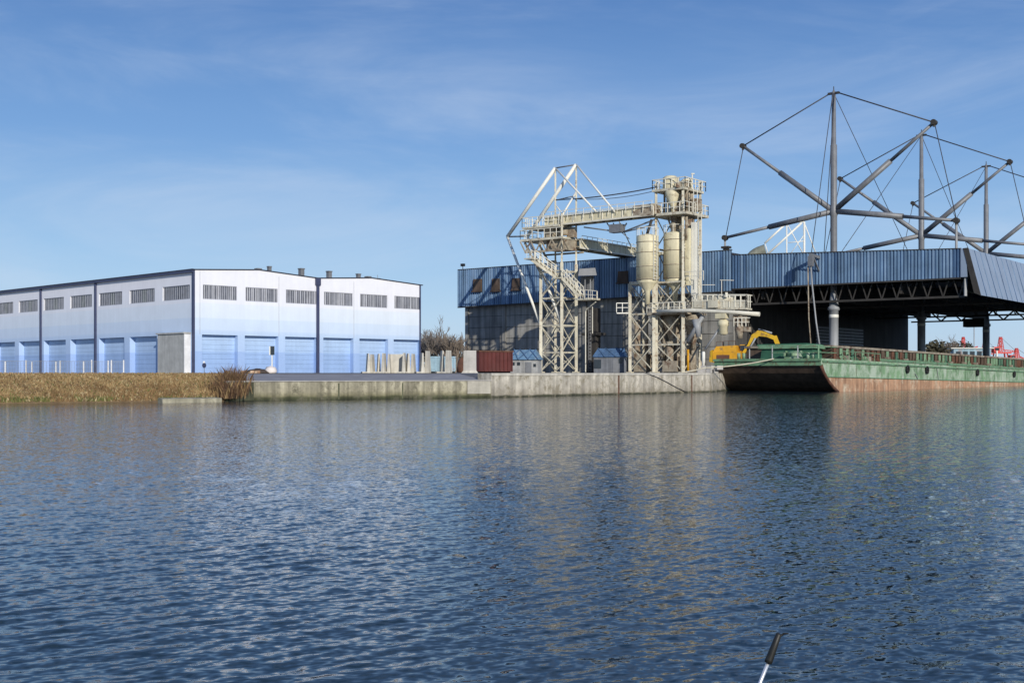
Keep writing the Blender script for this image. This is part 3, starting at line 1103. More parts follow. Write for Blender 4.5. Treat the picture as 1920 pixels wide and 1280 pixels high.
part('end_fascia', [M['blueA'], M['blueB'], M['blueC']], hall, lambda m: m.hexa([H(-.4, .15, 8.98), H(-.3, .15, 8.98), H(-.3, ext_t, 8.98), H(-.4, ext_t, 8.98)],
                                                                                [H(-.4, .15, 14), H(-.3, .15, 14), H(-.3, ext_t, 14), H(-.4, ext_t, 14)]))


def _hw(m):
    m.hexa([H(.3, .9, 0), H(40.5, .9, 0), H(40.5, 1.3, 0), H(.3, 1.3, 0)], [H(.3, .9, 9.6), H(40.5, .9, 9.9), H(40.5, 1.3, 9.9), H(.3, 1.3, 9.6)])
    m.hexa([H(.3, 1.31, 0), H(.7, 1.31, 0), H(.7, ext_t - 1, 0), H(.3, ext_t - 1, 0)], [H(.3, 1.31, 13.4), H(.7, 1.31, 13.4), H(.7, ext_t - 1, 13.4), H(.3, ext_t - 1, 13.4)])
part('wall', M['hallwall'], hall, _hw)
for s in (.6, 7.0, 13.4, 19.8, 26.2, 32.6):
    part('wall_pilaster', M['hallwall'], hall, lambda m, s=s: m.box(H(s, .8, 0), .5, .22, 9.0, U2, V2))
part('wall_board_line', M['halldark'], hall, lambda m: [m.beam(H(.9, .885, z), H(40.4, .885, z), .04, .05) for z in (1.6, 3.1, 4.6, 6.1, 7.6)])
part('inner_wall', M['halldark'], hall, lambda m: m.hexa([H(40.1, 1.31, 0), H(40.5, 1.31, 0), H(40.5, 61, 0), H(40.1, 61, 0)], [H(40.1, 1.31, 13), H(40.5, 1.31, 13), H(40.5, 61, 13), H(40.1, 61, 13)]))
part('louvre_door', M['steel'], hall, lambda m: [m.beam(H(40.62, 24.5, 1.0 + i * .42), H(40.62, 41.5, 1.0 + i * .42), .1, .26) for i in range(13)])
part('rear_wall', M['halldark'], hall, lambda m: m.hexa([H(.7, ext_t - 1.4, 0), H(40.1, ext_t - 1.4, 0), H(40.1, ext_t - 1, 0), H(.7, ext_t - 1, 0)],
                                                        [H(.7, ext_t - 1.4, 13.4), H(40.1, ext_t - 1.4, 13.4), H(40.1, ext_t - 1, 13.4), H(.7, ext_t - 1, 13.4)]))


def _hr(m):
    m.hexa([H(-.3, .2, 13.45), H(40.7, .2, 13.6), H(40.7, ext_t, 13.6), H(-.3, ext_t, 13.45)], [H(-.3, .2, 13.75), H(40.7, .2, 13.9), H(40.7, ext_t, 13.9), H(-.3, ext_t, 13.75)])
    m.hexa([H(40.72, .2, 12.9), H(67.2, .2, 12.2), H(67.2, 62, 12.2), H(40.72, 62, 12.9)], [H(40.72, .2, 13.25), H(67.2, .2, 12.5), H(67.2, 62, 12.5), H(40.72, 62, 13.25)])
part('roof', M['roofdark'], hall, _hr)


def side(m):
    m.hexa([H(68.55, .05, 7.9), H(68.6, .05, 7.9), H(68.6, 62, 7.9), H(68.55, 62, 7.9)], [H(67.28, .05, 12.74), H(67.33, .05, 12.74), H(67.33, 62, 12.74), H(67.28, 62, 12.74)])
part('side_panel', M['bluegrey'], hall, side)
part('panel_end_plate', M['darksteel'], hall, lambda m: m.hexa([H(67.95, -.12, 8.15), H(68.62, -.12, 7.86), H(68.62, .04, 7.86), H(67.95, .04, 8.15)],
                                                              [H(66.85, -.12, 12.77), H(67.35, -.12, 12.80), H(67.35, .04, 12.80), H(66.85, .04, 12.77)]))
for tt in range(2, 62, 2):
    part('side_panel_seam', M['blueC' if tt % 4 else 'blueB'], hall, lambda m, tt=tt: m.beam(H(68.63, tt, 7.92), H(67.36, tt, 12.7), .07, .05))


def truss(m, tt, s0, s1, zb, zt, pitch, r, alt=True):
    m.beam(H(s0, tt, zb), H(s1, tt, zb), .3, .22)
    m.beam(H(s0, tt, zt), H(s1, tt, zt), .26, .22)
    n = int((s1 - s0) / pitch)
    for i in range(n):
        a = s0 + (s1 - s0) * i / n
        b = s0 + (s1 - s0) * (i + 1) / n
        lo, hi = (zb, zt) if i % 2 else (zt, zb)
        m.beam(H(a, tt, lo), H(b, tt, hi), r)
for tt in (.8, 15, 31, 45):
    part('truss', M['darksteel'], hall, lambda m, tt=tt: truss(m, tt, 41, 67, 7.88, 10.4 if tt < 2 else 11.8, .8 if tt < 2 else 1.25, .11))
part('truss', M['darksteel'], hall, lambda m: truss(m, 61, 41, 67, 7.9, 9.3, 1.5, .2))
for s in (44, 52.4, 60, 66.5):
    part('long_beam', M['darksteel'], hall, lambda m, s=s: m.beam(H(s, 1.2, 8.9), H(s, 60.6, 8.9), .3, 2.0 if s == 52.4 else .9))
part('rear_fascia', M['blueC'], hall, lambda m: m.hexa([H(41, 61.5, 9.2), H(67, 61.5, 9.2), H(67, 61.8, 9.2), H(41, 61.8, 9.2)], [H(41, 61.5, 12.9), H(67, 61.5, 12.2), H(67, 61.8, 12.2), H(41, 61.8, 12.9)]))
part('end_post', M['steel_pale'], hall, lambda m: m.beam(H(66.95, .35, 7.9), H(66.95, .35, 9.85), .25))
part('crane_cabin', M['darksteel'], hall, lambda m: m.box(H(52.0, 56.5, 6.75), 3.0, 2.2, 1.2, U2, V2))
for s0, s1, z0, z1 in ((2.4, 3.8, 11.0, 12.6), (5.6, 6.9, 10.9, 12.5), (9.0, 10.2, 10.9, 12.4), (25.3, 26.8, 11.1, 12.5)):
    def hat(m, s0=s0, s1=s1, z0=z0, z1=z1):
        q = H
        m.hexa([q(s0, -.3, z0), q(s1, -.3, z0), q(s1, .25, z0), q(s0, .25, z0)], [q(s0 + .05, -.14, z1), q(s1 - .03, -.14, z1), q(s1 - .03, .25, z1), q(s0 + .05, .25, z1)])
        m.hexa([q(s0 - .15, -.36, z0 - .15), q(s1 + .1, -.36, z0 - .15), q(s1 + .1, .2, z0 - .15), q(s0 - .15, .2, z0 - .15)],
               [q(s0 - .15, -.36, z0 - .004), q(s1 + .1, -.36, z0 - .004), q(s1 + .1, .2, z0 - .004), q(s0 - .15, .2, z0 - .004)])
    part('hatch', M['bowrust'], hall, hat)
part('corner_lamp', M['black'], hall, lambda m: [m.beam(H(.2, .4, 14), H(.2, .4, 14.5), .1), m.box(H(.2, .4, 14.5), .5, .4, .35, U2, V2)])
part('roof_vent', M['darksteel'], hall, lambda m: [m.box(H(39.4, 1.2, 13.9), .55, .55, .65, U2, V2), m.box(H(39.4, 1.2, 14.55), .95, .8, .25, U2, V2)])
part('roof_vent', M['darksteel'], hall, lambda m: [m.box(H(14, 2, 13.8), .6, .6, .6, U2, V2), m.box(H(14, 2, 14.4), .8, .8, .2, U2, V2)])
def _bracket(m):
    m.beam(H(51.3, .2, 12.7), H(51.3, -2.4, 12.85), .28, .3)
    m.beam(H(51.3, .05, 11.2), H(51.3, -1.6, 12.7), .16)
    m.box(H(51.3, -2.2, 11.6), .5, .6, 1.1, U2, V2)
part('hoist_bracket', M['steel'], hall, _bracket)

# rooftop elbow duct
dct = thing('elbow_duct', 'fat grey elbow duct bending out above the hall roof edge', 'duct', H(42, 4.5, 13.3))
def _duct(m):
    c = P(1404, 496, 141)
    pts = []
    for i in range(9):
        a = math.radians(i * 9)
        pts.append(c + V((2.3 * (1 - math.cos(a)), .0, 2.0 * math.sin(a))) + V((-.1, 0, -.3)))
    pts = [c + V((-.1, 0, -2))] + pts + [pts[-1] + V((.45, -.1, .12))]
    m.path(pts, [.62] * (len(pts) - 1) + [.66], 16, cap=False)
    m.path([p for p in pts], [.57] * (len(pts) - 1) + [.61], 16, cap=False)
part('duct_pipe', M['ductgrey'], dct, _duct)

# ------------------------------------------------------------------ cable masts
mast_lab = ['tall grey mast with four tube arms nearest the camera, above the front canopy',
            'grey four armed mast second in line, behind the tallest mast',
            'smallest looking four armed mast at the right edge, farthest along the hall roof']
TM = [1.5, 31.0, 60.5]
for i, tm in enumerate(TM):
    B = H(52.4, tm, 0)
    m_ = thing('cable_mast', mast_lab[i], 'mast', B, 'cable masts carrying the hall roof')
    part('pillar', M['steel_pale'], m_, lambda m: m.lathe(B, [(.56, 0), (.54, .4), (.50, .41), (.50, 6.9), (.64, 6.95), (.64, 7.3), (.50, 7.35), (.46, 8.0), (.34, 8.9)], 24))
    def bands(m):
        m.lathe(B, [(.505, 6.1), (.52, 6.15), (.52, 6.4), (.505, 6.45)], 24)
    part('white_band', M['white'], m_, bands)
    hub = B + Z * 17.9
    part('pole', M['steel'], m_, lambda m: m.lathe(B, [(.34, 8.9), (.37, 12), (.37, 17.3), (.44, 17.5), (.44, 18.3), (.36, 18.5), (.36, 25.2), (.26, 25.3), (.22, 31.1), (.12, 31.15), (.1, 31.3)], 18))
    part('mast_head', M['darksteel'], m_, lambda m: [m.beam(B + U2 * -.65 + Z * 30.95, B + U2 * .65 + Z * 30.95, .3, .22), m.beam(B + Z * 31.2, B + Z * 31.7, .08)])
    tips = {}
    for sg in (-1, 1):
        for nm, rr, zz in (('up', 11.0, 26.35), ('low', 13.3, 15.85)):
            tip = B + U2 * (sg * rr) + Z * zz
            tips[(sg, nm)] = tip
            def arm(m, tip=tip):
                d = tip - hub
                m.path([hub + d * .02, hub + d * .58], .31, 14)
                m.path([hub + d * .575, hub + d * .985], [.19, .17], 12)
            ar = part('arm', M['steel'], m_, arm)
            part('arm_joint', M['darksteel'], ar, lambda m, tip=tip: [m.tube(tip - V2 * .35, tip + V2 * .35, .3, n=10), m.beam(tip - Z * .45, tip + Z * .3, .22)])
    top = B + Z * 30.95
    def cab(a, b, r=.05):
        part('cable', M['cable'], m_, lambda m: m.tube(a, b, r, n=5))
    for sg in (-1, 1):
        cab(top + U2 * sg * .5, tips[(sg, 'up')], .075)
        cab(tips[(sg, 'up')] + V2 * .15, tips[(sg, 'low')] + V2 * .15, .05)
        lo = tips[(sg, 'low')]
        part('hanger', M['steel'], m_, lambda m, lo=lo: m.beam(lo - Z * .3, V((lo.x, lo.y, 12.8)), .2))
    if i < 2:
        cab(top, H(52.4, TM[i + 1] - 1.2, 12.9), .04)
    if i > 0:
        cab(top, H(52.4, TM[i - 1] + 1.2, 12.9), .04)
    if i == 0:
        cab(top - V2 * .25, H(51.3, -2.1, 12.95), .045)
        cab(top - V2 * .25 + U2 * .2, H(51.8, .2, 12.95), .045)

hose = thing('hanging_pipe', 'pair of thin pale pipes hanging from the bracket in front of the blue canopy', 'pipe', H(51.3, -2.2, 1.2))
part('pipe', M['steel_pale'], hose, lambda m: m.path([H(51.3, -2.2, 11.6), H(51.45, -2.2, 9.5), H(51.9, -2.2, 5.5), H(52.6, -2.2, 1.0)], .095, 8))
part('pipe', M['towerdirty'], hose, lambda m: m.path([H(51.0, -2.3, 11.6), H(51.1, -2.3, 6), H(51.5, -2.3, 1.0)], .07, 8))

# ------------------------------------------------------------------ left conveyor tower
DA = 139.0
A0 = V(((1014 - CX) * DA / F, DA, 0))
W_A = 2.95
corner = {'a': A0, 'au': A0 + U2 * W_A, 'av': A0 + V2 * W_A, 'auv': A0 + U2 * W_A + V2 * W_A}
tw = thing('conveyor_tower', 'cream lattice tower with white A-frame struts and stairs at the left of the silos', 'tower', A0 + U2 * W_A / 2 + V2 * W_A / 2)
legtop = {'a': 15.6, 'au': 18.2, 'av': 24.1, 'auv': 24.1}
for k, c in corner.items():
    def leg(m, c=c, k=k):
        m.beam(c, c + Z * 12.6, .34 if k != 'av' else .28)
        m.beam(c + Z * 12.601, c + Z * legtop[k], .2)
        m.box(c + Z * .003, .7, .7, .14, U2, V2)
    part('leg', M['tower'], tw, leg)
lv = [.2, 2.35, 5.45, 8.6, 11.7]
def face(p, q):
    def f(m):
        for z0, z1 in zip(lv, lv[1:]):
            m.beam(p + Z * z0, q + Z * z1, .10)
            m.beam(q + Z * z0, p + Z * z1, .095)
        for z in lv[1:]:
            m.beam(p + Z * z, q + Z * z, .16)
    part('bracing', M['tower'], tw, f)
for x, y in (('a', 'au'), ('a', 'av'), ('au', 'auv'), ('av', 'auv')):
    face(corner[x], corner[y])
T1, T2 = corner['av'] + Z * 24.1, corner['auv'] + Z * 24.2
K1, K2 = T1 - U2 * 7.1, T2 - U2 * 7.05
K1.z, K2.z = 16.5, 16.35
for p, q, rr in ((T1, K1, .22), (T2, K2, .22), (K1, corner['a'] + Z * 5.5, .16), (K2, corner['au'] + Z * 5.7, .16),
                 (T1, P(1117, 396, 134.8), .11), (T2, P(1152, 396, 133.5), .11)):
    part('strut', M['white'], tw, lambda m, p=p, q=q, rr=rr: m.tube(p, q, rr, n=8))
part('strut', M['white'], tw, lambda m: [m.tube(P(1152, 396, 133.5), P(1185, 466, 148), .07, n=6)])
for p, q, rr in ((T1, T2, .08), (K1, K2, .1), (corner['av'] + Z * 20.3, corner['auv'] + Z * 20.6, .07)):
    part('tie_bar', M['steel'], tw, lambda m, p=p, q=q, rr=rr: m.tube(p, q, rr, n=6))
part('knee_brace', M['white'], tw, lambda m: [m.tube(corner['auv'] + Z * 21.0, corner['au'] + Z * 17.9, .12, n=6), m.tube(corner['av'] + Z * 19.8, corner['av'] + U2 * 1.4 + Z * 18.2, .07, n=6)])
# platforms
def plat(name, parent, c, su, sv, z, mt, th=.25):
    return part(name, mt, parent, lambda m: m.hexa([c + Z * z, c + U2 * su + Z * z, c + U2 * su + V2 * sv + Z * z, c + V2 * sv + Z * z],
                                                   [c + Z * (z + th), c + U2 * su + Z * (z + th), c + U2 * su + V2 * sv + Z * (z + th), c + V2 * sv + Z * (z + th)]))
pc = A0 - U2 * 2.6 - V2 * .5
plat('platform', tw, pc, 6.0, 4.2, 15.3, M['tower'])
part('railing', M['rail'], tw, lambda m: m.railing([pc + Z * 15.55 + V2 * 4.2, pc + Z * 15.55, pc + U2 * 6.0 + Z * 15.55], 1.05, .8, .035))
def under(m):
    for k in range(5):
        m.beam(pc + U2 * (1.5 * k) + Z * 15.3, pc + U2 * (1.5 * k + .75) + Z * 14.0, .12)
        m.beam(pc + U2 * (1.5 * k + .75) + Z * 14.0, pc + U2 * (1.5 * min(k + 1, 4)) + Z * 15.3, .12)
    m.beam(pc + U2 * .7 + Z * 14.0, pc + U2 * 6.2 + Z * 14.0, .2)
    m.beam(pc + V2 * 4 + U2 * .7 + Z * 14.0, pc + V2 * 4 + U2 * 6.2 + Z * 14.0, .2)
    m.box(pc + U2 * 4.6 + V2 * 1.8 + Z * 14.1, 2.6, 2.4, 1.18, U2, V2)
    m.beam(A0 - U2 * 2.3 + Z * 15.2, A0 + Z * 11.5, .2)
    m.beam(A0 + V2 * W_A - U2 * 2.3 + Z * 15.2, A0 + V2 * W_A + Z * 11.5, .2)
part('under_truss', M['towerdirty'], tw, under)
# drive house under the upper conveyor
part('head_platform', M['tower'], tw, lambda m: [m.box(A0 + U2 * .2 + V2 * 1.4 + Z * 16.75, 5.2, 3.6, .2, U2, V2)])
part('railing', M['rail'], tw, lambda m: m.railing([A0 - U2 * 2.4 + V2 * 3.1 + Z * 16.95, A0 - U2 * 2.4 - V2 * .4 + Z * 16.95, A0 + U2 * 2.8 - V2 * .4 + Z * 16.95], 1.1, .7, .035))
part('drive_unit', M['towerdirty'], tw, lambda m: [m.box(A0 + U2 * .9 + V2 * .9 + Z * 15.55, 1.3, 1.2, 1.15, U2, V2), m.tube(A0 + U2 * 2.0 + V2 * .8 + Z * 16.1, A0 + U2 * 3.2 + V2 * .8 + Z * 16.1, .35, n=12),
                                                   m.box(A0 + U2 * 3.4 + V2 * 1.4 + Z * 15.56, .9, .8, .9, U2, V2)])
# stairs
def stair(p, q, wd, off):
    st = thing_child = part('stair', M['tower'], tw, lambda m: [m.beam(p + off * sg, q + off * sg, .12, .3) for sg in (-wd / 2, wd / 2)] + [
        m.beam(p.lerp(q, (i + .5) / 14) + off * (-wd / 2), p.lerp(q, (i + .5) / 14) + off * (wd / 2), .28, .05) for i in range(14)])
    part('handrail', M['rail'], st, lambda m: [x for sg in (-wd / 2, wd / 2) for x in ([m.beam(p + off * sg + Z * 1.1, q + off * sg + Z * 1.1, .08), m.beam(p + off * sg + Z * .55, q + off * sg + Z * .55, .05)] +
         [m.beam(p.lerp(q, i / 6) + off * sg, p.lerp(q, i / 6) + off * sg + Z * 1.1, .06) for i in range(7)])])
S0, S1 = P(1000, 487, 137.6), P(1046, 520, 137.6)
S2, S3 = P(1058, 522, 137.0), P(1090, 556, 136.4)
offs = V2
stair(S0, S1, .9, offs)
stair(S2, S3, .9, offs)
part('landing', M['tower'], tw, lambda m: [m.box(P(1052, 523, 137.4), 1.2, 1.4, .15, U2, V2), m.box(P(1102, 563, 136.6), 2.2, 1.8, .22, U2, V2), m.box(P(998, 487, 137.8), 1.2, 1.6, .15, U2, V2)])
part('railing', M['rail'], tw, lambda m: m.railing([P(1088, 559, 135.9), P(1118, 562, 135.0), P(1120, 562, 136.8)], 1.0, .5, .03))
part('railing', M['rail'], tw, lambda m: m.railing([P(988, 487, 138), P(1002, 487, 137)], 1.0, .5, .03))
part('bracket_arm', M['rail'], tw, lambda m: [m.beam(P(1117, 566, 136.5), P(1098, 582, 138), .12), m.beam(P(1098, 582, 138), P(1098, 697, 138), .1), m.beam(P(1111, 575, 137), P(1111, 625, 137), .08)])
part('control_cabin', M['steel'], tw, lambda m: [m.hexa([P(1084, 517, 138), P(1119, 516, 138), P(1119, 516, 141), P(1084, 517, 141)], [P(1086, 504, 138), P(1116, 502, 138), P(1116, 502, 141), P(1086, 504, 141)]),
                                                 m.beam(P(1097, 517, 139), P(1097, 558, 139), .1), m.beam(P(1107, 517, 139), P(1107, 558, 139), .1), m.box(P(1101, 545, 140.2), 1.8, .1, 1.7, U2, V2)])
col = thing('service_shaft', 'dark slender service shaft with a ledge standing just right of the lattice tower', 'shaft', P(1113, 698, 141.5))
def _sh(m):
    c = P(1113, 697, 141.5)
    c.z = 0
    m.box(c, 1.3, 1.0, 7.6, U2, V2)
    m.box(c + Z * 4.4, 2.6, 1.3, .3, U2, V2)
part('shaft', M['darksteel'], col, _sh)
part('ladder', M['steel'], col, lambda m: [m.beam(P(1104, 697, 140.6), P(1104, 580, 140.6), .06), m.beam(P(1108, 697, 140.6), P(1108, 580, 140.6), .06)] + [m.beam(P(1104, 690 - 6 * i, 140.6), P(1108, 690 - 6 * i, 140.6), .05) for i in range(18)])

# lattice gantry cable between towers
cb = thing('overhead_cable', 'dark cable strung from the white A-frame to the silo tower top', 'cable', P(1140, 362, 136))
def sagged(a, b, sag, n=10):
    return [a.lerp(b, i / n) - Z * (sag * 4 * (i / n) * (1 - i / n)) for i in range(n + 1)]
part('wire', M['cable'], cb, lambda m: [m.path(sagged(corner['av'] + Z * 20.35, P(1230, 351, 131.8), .25), .07, 5), m.path(sagged(corner['auv'] + Z * 20.2, P(1232, 357, 131.8), .35), .035, 4)])

# ------------------------------------------------------------------ conveyors
def conveyor(label, p, q, wd, hgt, shade0, side_dir, mats, railh=1.0):
    t = thing('conveyor', label, 'conveyor', (p + q) / 2)
    d = (q - p).normalized()
    n = side_dir
    def girder(m):
        for sg in (-1, 1):
            o_ = n * (sg * wd / 2)
            m.hexa([p + o_ - n * .04, q + o_ - n * .04, q + o_ + n * .04, p + o_ + n * .04], [x + Z * hgt for x in (p + o_ - n * .04, q + o_ - n * .04, q + o_ + n * .04, p + o_ + n * .04)])
        m.hexa([p - n * wd / 2 + Z * .05, q - n * wd / 2 + Z * .05, q + n * wd / 2 + Z * .05, p + n * wd / 2 + Z * .05],
               [x + Z * .12 for x in (p - n * wd / 2 + Z * .05, q - n * wd / 2 + Z * .05, q + n * wd / 2 + Z * .05, p + n * wd / 2 + Z * .05)])
    part('girder', mats[0], t, girder)
    def chords(m):
        Ln = (q - p).length
        k = int(Ln / 1.25)
        for sg in (-1, 1):
            o_ = n * (sg * (wd / 2 + .07))
            m.beam(p + o_, q + o_, .14, .18)
            m.beam(p + o_ + Z * hgt, q + o_ + Z * hgt, .14, .12)
            for i in range(k + 1):
                x = p.lerp(q, i / k) + o_
                m.beam(x, x + Z * hgt, .09)
    part('side_frame', mats[1], t, chords)
    part('railing', M['rail'], t, lambda m: [m.railing([p + n * sg * (wd / 2 + .35) + Z * hgt * .55, q + n * sg * (wd / 2 + .35) + Z * hgt * .55], railh, 1.1, .028) for sg in (-1, 1)])
    part('roller', M['darksteel'], t, lambda m: [m.tube(p.lerp(q, i / 12) - n * wd * .42 + Z * .03, p.lerp(q, i / 12) + n * wd * .42 + Z * .03, .1, n=6) for i in range(13)])
    return t


uc0 = A0 + U2 * .3 + V2 * 1.2 + Z * 17.0
uc1 = V(((1232 - CX) * 131.6 / F, 131.6, 17.25))
uc = conveyor('upper cream conveyor bridge running from the lattice tower to the silo tower', uc0, uc1, 1.5, .95, 0, V2, (M['cream'], M['rail']))
part('end_cover', M['towerdirty'], uc, lambda m: m.hexa([uc1 - U2 * 2.6 - V2 * .95 + Z * -.05, uc1 - V2 * .95 + Z * -.05, uc1 + V2 * .9 + Z * -.05, uc1 - U2 * 2.6 + V2 * .9 + Z * -.05],
                                                       [uc1 - U2 * 2.6 - V2 * .8 + Z * 1.15, uc1 - V2 * .8 + Z * 1.2, uc1 + V2 * .8 + Z * 1.2, uc1 - U2 * 2.6 + V2 * .8 + Z * 1.15]))
def _belly(m):
    a, b = P(1095, 426, 136.5), P(1229, 411, 132)
    lo1, lo2 = P(1148, 433, 134.8), P(1166, 436, 134.2)
    m.tube(a, lo1, .09, n=6)
    m.tube(lo2, b, .09, n=6)
    m.tube(lo2, P(1229, 421, 132), .08, n=6)
    for px in (1138, 1150, 1163, 1175):
        m.beam(P(px, 418, 135 - (px - 1140) * .03), lo1.lerp(lo2, (px - 1138) / 37), .12)
    m.box(lo1.lerp(lo2, .5) - Z * .1, 1.5, 1.0, .9, U2, V2)
    m.tube(lo2, P(1180, 448, 133.9), .05, n=5)
part('belly_truss', M['steel'], uc, _belly)
lc0 = corner['auv'] - V2 * .5 + Z * 14.45
lc1 = lc0 + V2 * 24 + Z * -.1
conveyor('lower cream conveyor bridge running from the lattice tower back onto the hall roof', lc0, lc1, 1.6, 1.05, 0, U2, (M['cream'], M['rail']), .8)

# ------------------------------------------------------------------ silo tower
DB = 132.0
B0 = V(((1230 - CX) * DB / F, DB, 0))
WU, WV = 3.35, 3.9
sc = {'b': B0, 'bu': B0 + U2 * WU, 'bv': B0 + V2 * WV, 'buv': B0 + U2 * WU + V2 * WV}
st = thing('silo_tower', 'tall cream lattice tower with two railed decks and dust filters on top', 'tower', B0 + U2 * WU / 2 + V2 * WV / 2)
for k, c in sc.items():
    part('leg', M['tower'], st, lambda m, c=c: [m.beam(c, c + Z * 10, .36), m.beam(c + Z * 10.001, c + Z * (20.8 if c is not sc['buv'] else 21.2), .27), m.box(c + Z * .003, .7, .7, .12, U2, V2)])
blv = [.15, 3.1, 6.5, 9.9, 13.6, 17.2]
def bface(p, q, front=False):
    def f(m):
        for z0, z1 in zip(blv, blv[1:]):
            if front and z0 > 9:
                continue
            m.beam(p + Z * z0, q + Z * z1, .095)
            m.beam(q + Z * z0, p + Z * z1, .09)
        for z in blv[1:-1]:
            if not (front and z > 10):
                m.beam(p + Z * z, q + Z * z, .18)
    part('bracing', M['tower'], st, f)
for x, y in (('b', 'bu'), ('b', 'bv'), ('bu', 'buv'), ('bv', 'buv')):
    bface(sc[x], sc[y], (x, y) == ('b', 'bu'))
o1 = B0 - U2 * .5 - V2 * .6
plat('deck', st, o1, WU + 1.2, WV + 1.3, 17.15, M['tower'], .28)
plat('deck', st, o1 + U2 * .2 + V2 * .2, WU + .6, WV + .7, 19.85, M['tower'], .25)
def decrail(m, z, g_):
    a = o1 + U2 * g_ + V2 * g_
    su, sv = WU + 1.2 - 2 * g_, WV + 1.3 - 2 * g_
    m.railing([a + V2 * sv + Z * z, a + Z * z, a + U2 * su + Z * z, a + U2 * su + V2 * sv + Z * z, a + V2 * sv + Z * z], 1.05, .75, .04)
part('railing', M['rail'], st, lambda m: decrail(m, 17.43, .05))
part('railing', M['rail'], st, lambda m: decrail(m, 20.1, .25))
cB = B0 + U2 * WU / 2 + V2 * WV / 2
f1, f2 = P(1257, 350, 131.5), P(1288, 350, 132)
f1.z = f2.z = 20.1
part('dust_filter', M['cream'], st, lambda m: m.lathe(f1, [(.78, 0), (.82, .05), (.82, 1.25), (.6, 1.42), (.2, 1.5)], 20))
part('dust_filter', M['cream'], st, lambda m: [m.lathe(f2, [(.60, 0), (.66, .05), (.66, 1.0), (.45, 1.2), (.2, 1.26)], 20)])
part('fan_casing', M['towerdirty'], st, lambda m: [m.tube(f2 + V((-.1, -.85, .55)), f2 + V((-.1, -.4, .55)), .42, n=16), m.box(cB + Z * 20.1 + V((.1, 0, 0)), .9, .9, 1.0), m.tube(cB + Z * 21.1, cB + Z * 21.6, .14, n=8),
                                                   m.box(P(1272, 352, 130), .5, .5, .5)])
part('lamp_post', M['rail'], st, lambda m: [m.beam(P(1298, 355, 131), P(1298, 327, 131), .12), m.box(P(1299, 327, 131), .35, .25, .12), m.beam(P(1232, 355, 132), P(1232, 340, 132), .12)])
hp = P(1262, 378, 131.2)
def hopper(m):
    b = V((hp.x, hp.y, 0))
    m.lathe(b, [(.2, 17.45), (.25, 18.0), (.85, 19.3), (.9, 19.84)], 18)
part('hopper', M['cream'], st, hopper)
def clutter(m):
    for px, y0, y1, d, rr in ((1246, 358, 400, 132.5, .12), (1280, 356, 402, 130.6, .2), (1289, 358, 400, 131.5, .3), (1296, 360, 400, 132, .22), (1252, 360, 400, 133, .16), (1272, 362, 400, 132.5, .35)):
        m.tube(P(px, y0, d), P(px, y1, d), rr, n=8)
    m.tube(P(1283, 372, 130.4), P(1292, 352, 130.4), .12, n=8)
    m.box(P(1303, 396, 131.5), 1.2, 1.0, 1.3, U2, V2)
    m.box(P(1268, 398, 131.5), 1.0, 1.0, .7, U2, V2)
part('pipework', M['towerdirty'], st, clutter)
def down(m):
    for px, y0, y1, d, rr in ((1264, 404, 440, 131.5, .35), (1275, 404, 442, 132.5, .3), (1292, 404, 443, 131.7, .42), (1287, 404, 450, 130.3, .16), (1298, 404, 460, 132.5, .25)):
        m.tube(P(px, y0, d), P(px, y1, d), rr, n=10)
    m.tube(P(1252, 408, 132), P(1262, 436, 131.5), .1, n=6)
    m.tube(P(1300, 410, 132), P(1285, 445, 131.5), .12, n=6)
    m.box(P(1285, 442, 131.3), 1.6, 1.2, .7, U2, V2)
part('downspout', M['towerdirty'], st, down)
part('lift_casing', M['white'], st, lambda m: m.box(P(1302.5, 572, 130.6), .55, .6, 9.0, U2, V2))
part('lift_casing', M['cream'], st, lambda m: m.box(P(1290, 535, 130.4), .45, .5, 6.2, U2, V2))
def ladder(m, px, y0, y1, d):
    a, b = P(px, y0, d), P(px, y1, d)
    for o_ in (-.22, .22):
        m.beam(a + U2 * o_, b + U2 * o_, .07)
    n = int((b - a).length / .35)
    for i in range(n):
        c = a.lerp(b, i / n)
        m.beam(c - U2 * .22, c + U2 * .22, .05)
part('ladder', M['rail'], st, lambda m: ladder(m, 1312, 560, 400, 130.2))
part('ladder', M['rail'], st, lambda m: ladder(m, 1304, 398, 352, 130.0))
# mid deck
plat('deck', st, o1 - U2 * .3, WU + 1.4, WV + 1.0, 6.35, M['towerdirty'], .25)
part('railing', M['rail'], st, lambda m: [m.railing([o1 - U2 * .3 + Z * 6.6, o1 + U2 * (WU + 1.1) + Z * 6.6], 1.05, .7, .035)])
part('railing', M['rail'], st, lambda m: [m.railing([B0 + U2 * WU + Z * 9.9, B0 + U2 * (WU + 2.6) + Z * 9.9 - V2 * .2], 1.0, .9, .03)])


